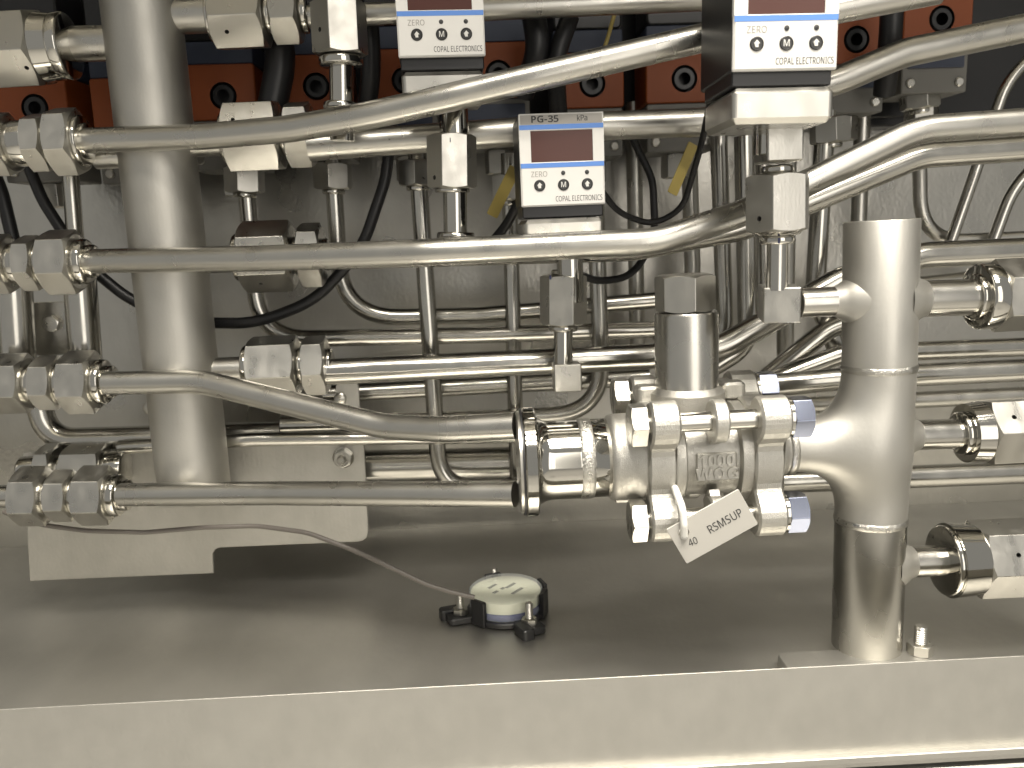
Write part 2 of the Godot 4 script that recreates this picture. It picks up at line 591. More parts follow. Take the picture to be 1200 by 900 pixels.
# digital pressure gauge: face centre, turn, with its steel base block and neck
func gauge(label: String, face: Vector3, yaw: float, roll: float, deep: float, pitch := 0.0) -> Node3D:
	var root := thing("pressure_gauge", label, "pressure gauge", face, "digital pressure gauges")
	root.basis = Basis(Vector3.UP, yaw) * Basis(Vector3(0, 0, 1), roll) * Basis(Vector3(1, 0, 0), pitch)
	var w := 0.0388
	var h := 0.0412
	var u := w / 97.0
	put("housing", prism(round_rect(w, h, 0.0012), -deep, -0.0025, 0.0005), M.black_plastic, root)
	put("lower_skirt", prism(round_rect(w * 0.97, 0.006, 0.001), -deep * 0.9, -0.0035, 0.0005), M.black_plastic, root, Transform3D(Basis.IDENTITY, Vector3(0, -h / 2 - 0.0022, 0)))
	# white face frame with a real opening for the display
	var dw := 0.0284
	var dh := 0.0136
	var dy := 0.0062
	var fr := SurfaceTool.new()
	fr.begin(Mesh.PRIMITIVE_TRIANGLES)
	fr.set_smooth_group(-1)
	var top_h := h / 2 - (dy + dh / 2)
	var bot_h := h / 2 + (dy - dh / 2)
	var side := (w - dw) / 2
	prism_into(fr, round_rect(w, top_h, 0.0006), -0.0027, 0.0, 0.0003, Transform3D(Basis.IDENTITY, Vector3(0, h / 2 - top_h / 2, 0)))
	prism_into(fr, round_rect(w, bot_h, 0.0006), -0.0027, 0.0, 0.0007, Transform3D(Basis.IDENTITY, Vector3(0, -h / 2 + bot_h / 2, 0)))
	for s in [-1.0, 1.0]:
		prism_into(fr, round_rect(side, dh + 0.0014, 0.0003), -0.0027, -0.00005, 0.0001, Transform3D(Basis.IDENTITY, Vector3(s * (w - side) / 2, dy, 0)))
	fr.generate_normals()
	put("face_plate", fr.commit(), M.white_plastic, root)
	put("display", prism(round_rect(dw + 0.0004, dh + 0.0004, 0.0003), -0.0026, -0.0004, 0.0001), M.display_glass, root, Transform3D(Basis.IDENTITY, Vector3(0, dy, 0)))
	put("silver_band", prism(round_rect(w - 0.0014, 0.0042, 0.0003), 0.0, 0.00012, 0.00003), M.silver_print, root, Transform3D(Basis.IDENTITY, Vector3(0, h / 2 - 0.0027, 0)))
	put("blue_stripe", prism(round_rect(w - 0.0004, 0.0021, 0.0002), 0.0, 0.00012, 0.00003), M.blue_print, root, Transform3D(Basis.IDENTITY, Vector3(0, dy + dh / 2 + 0.0016, 0)))
	put("blue_stripe", prism(round_rect(w - 0.0004, 0.0021, 0.0002), 0.0, 0.00012, 0.00003), M.blue_print, root, Transform3D(Basis.IDENTITY, Vector3(0, dy - dh / 2 - 0.0017, 0)))
	letters("model_lettering", "PG-35", 0.0030, 0.0001, M.dark_print, root, Vector3(-0.0075, h / 2 - 0.0026, 0.00018), 0.0, 1.15, true)
	letters("unit_lettering", "kPa", 0.0024, 0.0001, M.dark_print, root, Vector3(0.0096, h / 2 - 0.0026, 0.00018))
	letters("maker_lettering", "COPAL ELECTRONICS", 0.0023, 0.0001, M.dark_print, root, Vector3(0.0072, -h / 2 + 0.0031, 0.00006), 0.0, 0.72)
	letters("mode_lettering", "ZERO", 0.0008, 0.0001, M.silver_print, root, Vector3(-27 * u, -0.0062, 0.00006))
	for i in 3:
		var at := Vector3((-27.0 + 27.5 * i) * u, -0.0112, 0)
		var bt := put("button", lathe([Vector2(0, 0.0), Vector2(0.0026, 0.0), Vector2(0.0026, 0.0003), Vector2(0.0023, 0.0005), Vector2(0.0021, 0.0003), Vector2(0, 0.0003)], 24), M.button_black, root, Transform3D(along(Vector3(0, 0, 1)), at))
		# up arrow, letter M, up arrow
		if i == 1:
			letters("symbol", "M", 0.0022, 0.0001, M.white_plastic, bt, Vector3(0, 0.0004, 0)).basis = Basis(Vector3(1, 0, 0), -PI / 2) * Basis(Vector3(0, 0, 1), 0)
			bt.get_child(0).transform = Transform3D(bt.basis.inverse(), Vector3(0, 0.0004, 0))
		else:
			var arrow := PackedVector2Array([Vector2(0, 0.0014), Vector2(-0.0012, 0.0001), Vector2(-0.0006, 0.0001), Vector2(-0.0006, -0.0012), Vector2(0.0006, -0.0012), Vector2(0.0006, 0.0001), Vector2(0.0012, 0.0001)])
			put("symbol", prism(arrow, 0.0, 0.0002, 0.00004), M.white_plastic, bt, Transform3D(bt.basis.inverse(), Vector3(0, 0.0003, 0)))
		if i > 0:
			put("indicator", lathe([Vector2(0, 0), Vector2(0.0010, 0), Vector2(0.0009, 0.0003), Vector2(0, 0.0005)], 16), M.dark_print, root, Transform3D(along(Vector3(0, 0, 1)), at + Vector3(0, 0.0053, 0)))
	return root

func base_block(root: Node3D, y: float, w: float, hgt: float, zc: float, dpt: float) -> void:
	# square steel block, broad chamfer on the upper edges, standing corner rounded
	var poly := round_rect(w, dpt, 0.002)
	put("base_block", prism(poly, -hgt / 2, hgt / 2, hgt * 0.16), M.tube_satin, root, Transform3D(Basis(Vector3(1, 0, 0), -PI / 2), Vector3(0, y, zc)))

# pneumatic valve of the back row; at = middle of its orange band's front face
func valve_actuator(label: String, at: Vector3, w: float) -> Node3D:
	var root := thing("pneumatic_valve", label, "valve", at, "orange banded pneumatic valves")
	var dpt := 0.036
	# orange band with a real round port
	var hb := 0.030
	var c := CSGMesh3D.new()
	c.name = "orange_band"
	c.mesh = prism(round_rect(w, hb, 0.0015), -dpt, 0.0, 0.0006)
	c.material = M.orange_plastic
	var h := CSGCylinder3D.new()
	h.name = "port"
	h.radius = 0.0075
	h.height = 0.02
	h.sides = 24
	h.operation = CSGShape3D.OPERATION_SUBTRACTION
	h.material = M.black_plastic
	h.transform = Transform3D(along(Vector3(0, 0, 1)), Vector3(0.002, -0.002, 0))
	c.add_child(h)
	root.add_child(c, true)
	put("port_fitting", lathe([Vector2(0.0035, 0), Vector2(0.0066, 0), Vector2(0.0066, 0.009), Vector2(0.0058, 0.010), Vector2(0.0035, 0.010)], 24), M.black_plastic, root, Transform3D(along(Vector3(0, 0, 1)), Vector3(0.002, -0.002, -0.0098)))
	put("upper_label", prism(round_rect(w * 0.98, 0.012, 0.001), -dpt, -0.001, 0.0005), M.blue_label, root, Transform3D(Basis.IDENTITY, Vector3(0, hb / 2 + 0.0063, 0)))
	put("top_cap", prism(round_rect(w * 0.96, 0.05, 0.003), -dpt, -0.001, 0.001), M.black_plastic, root, Transform3D(Basis.IDENTITY, Vector3(0, hb / 2 + 0.0376, 0)))
	put("lower_label", prism(round_rect(w * 0.82, 0.010, 0.0006), -0.004, 0.0004, 0.0003), M.blue_label, root, Transform3D(Basis.IDENTITY, Vector3(0, -hb / 2 - 0.0085, 0)))
	put("lower_block", prism(round_rect(w * 0.96, 0.027, 0.0012), -dpt, -0.0012, 0.0006), M.grey_plastic, root, Transform3D(Basis.IDENTITY, Vector3(0, -hb / 2 - 0.0137, 0)))
	for s in [-1.0, 1.0]:
		put("screw", lathe([Vector2(0, 0), Vector2(0.0026, 0), Vector2(0.0026, 0.0012), Vector2(0.002, 0.0018), Vector2(0, 0.0018)], 16), M.nut, root, Transform3D(along(Vector3(0, 0, 1)), Vector3(s * w * 0.36, -hb / 2 - 0.0215, -0.0012)))
	put("valve_nut", nut_mesh(0.0085, 0.014, 0.3), M.nut, root, Transform3D(Basis.IDENTITY, Vector3(0.002, -hb / 2 - 0.0412, -dpt * 0.5)))
	return root

# ---------------------------------------------------------------- the scene
func _ready() -> void:
	cam_basis = Basis(Vector3.UP, deg_to_rad(-2.0)) * Basis(Vector3(1, 0, 0), deg_to_rad(-10.0)) * Basis(Vector3(0, 0, 1), deg_to_rad(-2.0))
	var cam := Camera3D.new()
	cam.name = "camera"
	cam.fov = rad_to_deg(2.0 * atan(450.0 / FOCAL))
	cam.near = 0.01
	cam.far = 50.0
	var lens := CameraAttributesPhysical.new()
	lens.frustum_focal_length = 12.0 / (450.0 / FOCAL)
	lens.exposure_aperture = 13.0
	lens.frustum_focus_distance = 0.385
	lens.frustum_near = 0.01
	lens.frustum_far = 50.0
	cam.attributes = lens
	cam.transform = Transform3D(cam_basis, EYE)
	add_child(cam)
	cam.current = true
	var env := Environment.new()
	env.background_mode = Environment.BG_COLOR
	env.background_color = lin(0.38, 0.37, 0.345)
	env.tonemap_mode = Environment.TONE_MAPPER_LINEAR
	env.tonemap_exposure = 1.0
	env.sdfgi_enabled = true
	env.ssao_enabled = true
	env.ssil_enabled = true
	var we := WorldEnvironment.new()
	we.name = "environment"
	we.environment = env
	add_child(we)
	make_materials()
	lamps()
	add_lightbox()
	setting()
	headers()
	front_tubes()
	gauges()
	ball_valve()
	unions()
	back_row()
	back_tubes()
	cables()
	small_things()

func lamps() -> void:
	# ceiling luminaires of the room in front of the cabinet: opal panel, white tray, and a light of the same size just below
	var spots := [
		[Vector3(0.25, 2.2, 0.05), 1.5, 0.30, 9.0, "opal ceiling lamp panel straight above the cabinet opening"],
		[Vector3(0.25, 2.2, 0.62), 1.5, 0.30, 8.0, "opal ceiling lamp panel one row out from the cabinet"],
		[Vector3(0.25, 2.2, 1.20), 1.5, 0.30, 5.0, "opal ceiling lamp panel two rows out from the cabinet"],
	]
	for s in spots:
		var root := thing("ceiling_lamp", s[4], "lamp", s[0], "ceiling lamps")
		put("tray", prism(round_rect(s[1] + 0.06, s[2] + 0.06, 0.01), 0.0, 0.06, 0.004), M.lamp_housing, root, Transform3D(Basis(Vector3(1, 0, 0), -PI / 2), Vector3(0, 0.004, 0)))
		put("lamp_panel", prism(round_rect(s[1], s[2], 0.005), -0.002, 0.003, 0.001), M.lamp_glow, root, Transform3D(Basis(Vector3(1, 0, 0), -PI / 2), Vector3.ZERO))
		var l := AreaLight3D.new()
		l.name = "area_light"
		l.area_size = Vector2(s[1], s[2])
		l.light_energy = s[3]
		l.light_color = Color(1.0, 0.972, 0.925)
		l.shadow_enabled = true
		root.add_child(l)
		l.transform = Transform3D(Basis(Vector3(1, 0, 0), -PI / 2), Vector3(0, -0.01, 0))

func add_lightbox() -> void:
	# added glowing two-pane window standing in for an unknown bright source behind the camera
	var at := Vector3(0.43, 0.40, 0.75)
	var w := thing("added_lightbox", "added glowing two-pane window standing in the room opposite the cabinet", "lightbox", at)
	w.basis = Basis(Vector3.UP, atan2(-at.x, -at.z - 0.4) + PI) * Basis(Vector3.UP, PI)
	put("frame", prism(round_rect(0.56, 1.10, 0.01), -0.05, -0.012, 0.004), M.lamp_housing, w)
	for s in [-1.0, 1.0]:
		put("lightbox_pane", prism(round_rect(0.23, 1.0, 0.004), -0.012, -0.006, 0.001), M.lightbox_glow, w, Transform3D(Basis.IDENTITY, Vector3(s * 0.13, 0, 0)))
		var l := AreaLight3D.new()
		l.name = "lightbox_light"
		l.area_size = Vector2(0.23, 1.0)
		l.light_energy = 0.14
		l.light_color = Color(1.0, 0.975, 0.94)
		l.shadow_enabled = true
		w.add_child(l, true)
		l.transform = Transform3D(Basis(Vector3.UP, PI), Vector3(s * 0.13, 0, 0.01))

func setting() -> void:
	var wall_d := 0.585
	# back wall, floor pan; unseen sides and roof added to darken the cabinet
	structure("wall", prism(round_rect(1.5, 0.47, 0.001, 1), -0.004, 0.0, 0.0005), M.sheet, Transform3D(Basis.IDENTITY, Vector3(0.05, 0.22, -wall_d)))
	structure("floor", prism(round_rect(1.5, wall_d - 0.296, 0.001, 1), -0.003, 0.0, 0.0003), M.sheet_floor, Transform3D(Basis(Vector3(1, 0, 0), -PI / 2), Vector3(0.05, 0.0, -(wall_d + 0.296) / 2)))
	for s in [-1.0, 1.0]:
		structure("side_wall", prism(round_rect(wall_d - 0.29, 0.446, 0.001, 1), -0.002, 0.002, 0.0005), M.sheet, Transform3D(Basis(Vector3.UP, PI / 2), Vector3(0.05 + s * 0.7, 0.224, -(wall_d + 0.29) / 2)))
	structure("shade_roof", prism(round_rect(1.5, wall_d - 0.29, 0.001, 1), 0.0, 0.004, 0.0005), M.sheet, Transform3D(Basis(Vector3(1, 0, 0), -PI / 2), Vector3(0.05, 0.45, -(wall_d + 0.29) / 2)))  # unseen, set low to keep lamp light off the upper back
	# front lip of the floor pan: follows the photo edge from (0, 833) to (1200, 770)
	var a := P(0, 833, 0.298)
	var b := P(1200, 770, 0.298)
	var top := (a.y + b.y) / 2
	structure("front_lip", prism(round_rect(1.5, 0.0436, 0.0002, 1), -0.00025, 0.00025, 0.00005), M.sheet_bright, Transform3D(along((b - a).cross(Vector3(0, 0, 1)) * -1.0), Vector3((a.x + b.x) / 2, top - 0.0218, -0.2991)))
	structure("base_frame", prism(round_rect(1.5, 0.05, 0.002, 3), -0.02, 0.001, 0.001), M.sheet_bright, Transform3D(Basis.IDENTITY, Vector3(0.05, top - 0.0436 - 0.0270, -0.2985)))
	structure("room_floor", prism(round_rect(5.0, 4.0, 0.001, 1), -0.02, 0.0, 0.001), M.vinyl, Transform3D(Basis(Vector3(1, 0, 0), -PI / 2), Vector3(0.0, -0.85, 1.72)))

func headers() -> void:
	# left header pipe: upright, dull, with stubs to both sides
	var top := P(158, -60, 0.462)
	var bot := P(229, 579, 0.462)
	var h := thing("header_pipe", "thick dull upright header pipe standing in front of the cut-out bracket plate", "pipe", bot)
	put("pipe", bar(0.0192, bot.distance_to(top), 0.001, 64), M.pipe_satin, h, Transform3D(along(top - bot), Vector3.ZERO))
	for s in [[75, 52, 150, 50, 0.0085], [255, 17, 170, 21, 0.0085], [112, 184, 160, 182, 0.0062], [268, 166, 170, 170, 0.007], [285, 303, 190, 307, 0.007], [298, 432, 200, 437, 0.007]]:
		var q := P(s[0], s[1], 0.462)
		var r := P(s[2], s[3], 0.462)
		put("stub", bar(s[4], q.distance_to(r), 0.0003), M.tube_satin, h, Transform3D(along(q - r), r - bot))
	# right tee header: upper pipe, cast tee with a smooth branch, lower pipe, three stubs and a branch stub
	var d := 0.3725
	var p0 := P(1033, 258, d)
	var p1 := P(1030, 430, d)
	var p2 := P(1020, 607, d)
	var p3 := P(1014, 800, d)
	p3 += (p3 - p2).normalized() * 0.0
	p3 = p2 + (p3 - p2) * ((p2.y - 0.006) / (p2.y - p3.y))
	var t := thing("tee_header", "thick upright steel header pipe with a smooth welded tee behind the bolted valve", "pipe", p3)
	var R := 0.0158
	var hollow := lathe([Vector2(R, 0), Vector2(R, p1.distance_to(p0) - 0.0005), Vector2(R - 0.0004, p1.distance_to(p0)), Vector2(R - 0.0018, p1.distance_to(p0)), Vector2(R - 0.002, p1.distance_to(p0) - 0.02), Vector2(0, p1.distance_to(p0) - 0.02)], 64)
	put("upper_pipe", hollow, M.pipe_satin, t, Transform3D(along(p0 - p1), p1 - p3))
	put("lower_pipe", lathe([Vector2(R, 0), Vector2(R, p2.distance_to(p3))], 64), M.pipe_polished, t, Transform3D(along(p2 - p3), Vector3.ZERO))
	for w in [[p1, p0 - p1], [p2, p2 - p3]]:
		put("weld", lathe([Vector2(R - 0.0005, -0.0022), Vector2(R + 0.0003, -0.0012), Vector2(R + 0.00045, 0), Vector2(R + 0.0003, 0.0012), Vector2(R - 0.0005, 0.0022)], 64, 0.3), M.weld, t, Transform3D(along(w[1]), w[0] - p3))
	var upper := p1 - p3
	var lower := p2 - p3
	var jl := P(921, 523, d) - p3
	var jr := P(998, 521, d) - p3
	var sdf := func(q: Vector3) -> float:
		var ax := (upper - lower)
		var tt := clampf((q - lower).dot(ax) / ax.length_squared(), -0.3, 1.3)
		var d1 := (q - lower - ax * tt).length() - R
		var bx := jl - jr
		var u := clampf((q - jr).dot(bx) / bx.length_squared(), 0.0, 1.3)
		var d2 := (q - jr - bx * u).length() - 0.0118
		var body := smin(d1, d2, 0.022)
		var cap := maxf((q - upper).dot(ax.normalized()), -(q - lower).dot(ax.normalized()))
		var cap2 := (q - jl).dot(bx.normalized())
		return maxf(maxf(body, cap), cap2)
	var lo := Vector3(jl.x - 0.004, lower.y - 0.004, minf(upper.z, lower.z) - R - 0.004)
	var hi := Vector3(maxf(upper.x, lower.x) + R + 0.004, upper.y + 0.004, maxf(upper.z, lower.z) + R + 0.004)
	put("tee", surface_nets(sdf, lo, hi, 0.0013), M.pipe_satin, t)
	for s in [[1145, 348, 1050, 351, 0.0082], [1135, 508, 1040, 511, 0.0068], [1130, 656, 1030, 660, 0.0072], [936, 355, 1010, 352, 0.0066]]:
		var q := P(s[0], s[1], d)
		var r := P(s[2], s[3], d)
		var dir := (q - r).normalized()
		put("stub", bar(s[4], q.distance_to(r), 0.0003), M.tube, t, Transform3D(along(q - r), r - p3))
		# weld fillet round the foot of the stub
		var foot := r + dir * (q.distance_to(r) - absf(q.x - (r.x + dir.x * 0.0)) + 0.0)
		var reach := R * 0.955
		var axis_x := p3.lerp(p0, (r.y - p3.y) / (p0.y - p3.y)).x
		foot = r + dir * ((axis_x + signf(dir.x) * reach - r.x) / dir.x)
		put("weld", lathe([Vector2(s[4] + 0.0060, -0.006), Vector2(s[4] + 0.0040, -0.0015), Vector2(s[4] + 0.0022, 0.001), Vector2(s[4] + 0.0008, 0.003), Vector2(s[4] - 0.0002, 0.006)], 40, 0.3), M.pipe_satin, t, Transform3D(along(dir), foot - p3))
	# foot plate and its stud
	var fp := thing("foot_plate", "flat steel foot plate under the tee header behind the front lip", "plate", Vector3(p3.x - 0.010, 0, p3.z + 0.018))
	put("plate", prism(round_rect(0.070, 0.03, 0.004), 0.0005, 0.006, 0.0006), M.sheet_bright, fp, Transform3D(Basis(Vector3(1, 0, 0), -PI / 2), Vector3.ZERO))
	var sb := PY(1078, 765, 0.006)
	var stud := thing("stud_bolt", "small threaded stud with hex nut beside the foot of the tee header", "bolt", sb)
	put("nut", nut_mesh(0.0052, 0.005, 0.4), M.nut, stud)
	var prof := [Vector2(0, 0.005)]
	for k in 8:
		prof.append(Vector2(0.0026, 0.005 + k * 0.0010))
		prof.append(Vector2(0.0031, 0.0055 + k * 0.0010))
	prof.append(Vector2(0.0024, 0.0135))
	prof.append(Vector2(0, 0.0137))
	put("thread", lathe(prof, 20), M.nut, stud)

func front_tubes() -> void:
	var r := 0.0061
	tubing("process_tube", "topmost bright steel tube rising in a gentle bend behind the big gauge", [[96, 165, 0.445], [240, 160, 0.428], [340, 151, 0.415], [430, 136, 0.403], [520, 116, 0.396], [620, 92, 0.392], [830, 43, 0.39], [985, 10, 0.39], [1100, -12, 0.39]], r, M.tube_front, 0.14)
	tubing("process_tube", "long bright steel tube crossing under the small square gauge and kinking upward", [[105, 306, 0.445], [300, 303, 0.415], [500, 296, 0.388], [770, 283, 0.382], [870, 250, 0.388], [945, 215, 0.388], [1075, 152, 0.388], [1210, 142, 0.388]], r, M.tube_front, 0.05)
	tubing("process_tube", "steel tube sloping down in an S bend into the top of the end flange", [[124, 449, 0.44], [235, 447, 0.435], [450, 500, 0.40], [520, 503, 0.385], [604, 499, 0.3755]], r, M.tube_front, 0.06)
	tubing("process_tube", "lowest straight steel tube running into the bottom of the end flange", [[142, 580, 0.44], [300, 578, 0.425], [604, 579, 0.3755]], r, M.tube_front, 0.2)
	tubing("process_tube", "steel tube passing behind the small square gauge and leaving past the big gauge", [[362, 172, 0.452], [700, 148, 0.452], [830, 143, 0.452], [985, 93, 0.452], [1060, 62, 0.452], [1215, 30, 0.452]], 0.0072, M.tube_satin, 0.05)
	tubing("process_tube", "steel tube doubling closely behind and below the kinked crossing tube", [[378, 301, 0.45], [740, 291, 0.45], [870, 267, 0.45], [955, 233, 0.45], [1078, 182, 0.45], [1215, 173, 0.45]], 0.0068, M.tube, 0.05)
	tubing("process_tube", "shiny steel tube from the bright union behind the ball valve up to the header", [[380, 436, 0.452], [760, 418, 0.452], [845, 408, 0.452], [985, 328, 0.452], [1080, 299, 0.452], [1215, 293, 0.452]], 0.0070, M.tube, 0.04)
	tubing("process_tube", "dim steel tube along the very top behind the white gauges", [[352, 20, 0.462], [560, 11, 0.462], [900, -4, 0.462]], 0.0056, M.tube_satin, 0.1)

func gauges() -> void:
	var g := gauge("small square digital gauge whose whole face shows between two steel tubes", P(659, 187, 0.400), deg_to_rad(2.0), deg_to_rad(0.4), 0.034)
	base_block(g, -0.0326, 0.0375, 0.0125, -0.020, 0.037)
	put("neck", bar(0.0065, 0.03), M.polished, g, Transform3D(Basis.IDENTITY, Vector3(0.005, -0.067, -0.021)))
	g = gauge("square digital gauge above the rising tube with its upper display cropped by the frame", P(515.5, 9, 0.402), deg_to_rad(3.0), deg_to_rad(0.2), 0.034)
	base_block(g, -0.0326, 0.0375, 0.0125, -0.020, 0.037)
	put("neck", bar(0.0065, 0.03), M.polished, g, Transform3D(Basis.IDENTITY, Vector3(0.005, -0.067, -0.021)))
	g = gauge("big digital gauge with deep black case on top of the white hex collar column", P(922, 13, 0.327), deg_to_rad(-1.0), deg_to_rad(-0.6), 0.050)
	base_block(g, -0.0328, 0.0385, 0.0130, -0.022, 0.042)
	put("neck", bar(0.0075, 0.012), M.polished, g, Transform3D(Basis.IDENTITY, Vector3(0.005, -0.049, -0.028)))
	# columns under the gauges: nut, tube, end block
	var nutc := "upright union nuts under the gauges"
	fitting_px("hex_collar", "bright white hex collar straight under the big gauge", [912, 191, 0.355], [912, 150, 0.355], [["square", 0, 41, 0.0075, 4.0], ["ring", 41, 52, 0.0058]])
	fitting_px("union_nut", "large upright union nut between white hex collar and elbow block", [911, 286, 0.355], [911, 196, 0.355], [["ring", 0, 10, 0.0072], ["cone", 10, 15, 0.0085, 0.0105], ["drilled", 15, 82, 0.0118, 56.0, 146.0, 16.0], ["ring", 82, 92, 0.0065]], nutc, "union nut")
	tubing("gauge_tube", "short thin upright tube between large union nut and elbow block", [[910, 340, 0.355], [911, 284, 0.355]], 0.0043, M.tube)
	ink(get_node("union_nut"), 912, 209, 0.355 - 0.0119)
	ink(get_node("union_nut"), 913, 282, 0.355 - 0.0073)
	var e := thing("elbow_block", "square satin elbow block joined to the tee header by a short stub", "elbow block", P(915.5, 357, 0.355))
	put("block", block(0.0152, 0.0148, 0.026, 0.0006, 0.0005), M.nut, e, Transform3D(Basis(Vector3.UP, deg_to_rad(-13)), Vector3(0.002, 0, -0.009)))
	var n := fitting_px("union_nut", "grey upright union nut under the square gauge whose whole face shows", [660, 388, 0.425], [660, 318, 0.425], [["ring", 0, 8, 0.0075], ["nut", 8, 66, 0.0102, 11.0], ["ring", 66, 72, 0.006]], nutc, "union nut")
	ink(n, 645, 325, 0.425 - 0.0103)
	tubing("gauge_tube", "short upright tube above the small block in front of the shiny tube", [[660, 428, 0.425], [660, 384, 0.425]], 0.0048, M.polished)
	e = thing("elbow_block", "small square block in front of the shiny tube near the ball valve", "elbow block", P(664, 441, 0.425))
	put("block", block(0.0137, 0.0138, 0.0137, 0.0006, 0.0005), M.nut, e)
	n = fitting_px("union_nut", "upright union nut between the rising tube and the kinked crossing tube", [530, 226, 0.425], [529, 150, 0.425], [["ring", 0, 6, 0.0085], ["drilled", 5, 68, 0.0105, 51.5, 141.5, 12.0], ["ring", 68, 84, 0.0058]], nutc, "union nut")
	ink(n, 527, 164, 0.425 - 0.0106)
	ink(n, 526, 147, 0.425 - 0.0059)
	tubing("gauge_tube", "short glossy upright tube standing on the kinked crossing tube", [[534, 292, 0.425], [533, 222, 0.425]], 0.0058, M.polished)
	fitting_px("tube_collar", "thin flat collar at the foot of the glossy upright tube", [534, 281, 0.425], [534, 272, 0.425], [["ring", 0, 9, 0.0093]])
	fitting_px("union_nut", "white upright union nut cropped by the frame above the rising tube", [400, 78, 0.43], [396, 0, 0.43], [["ring", 0, 12, 0.0105], ["drilled", 13, 76, 0.0115, 43.0, 133.0, 26.0], ["ring", 76, 110, 0.0062]], nutc, "union nut")
	tubing("gauge_tube", "short glossy upright tube below the white nut behind the rising tube", [[401, 165, 0.43], [400, 74, 0.43]], 0.0058, M.polished)
	fitting_px("tube_collar", "thin flat collar peeping over the rising tube below the white nut", [400, 129, 0.43], [400, 120, 0.43], [["ring", 0, 9, 0.0085]])

# a dash of blue marker ink on a nut
func ink(o: Node3D, x: float, y: float, d: float) -> void:
	put("ink_mark", prism(round_rect(0.0009, 0.0022, 0.0003, 2), -0.0002, 0.0001, 0.00005), M.ink, o, Transform3D(Basis.IDENTITY, P(x, y, d) - o.position))

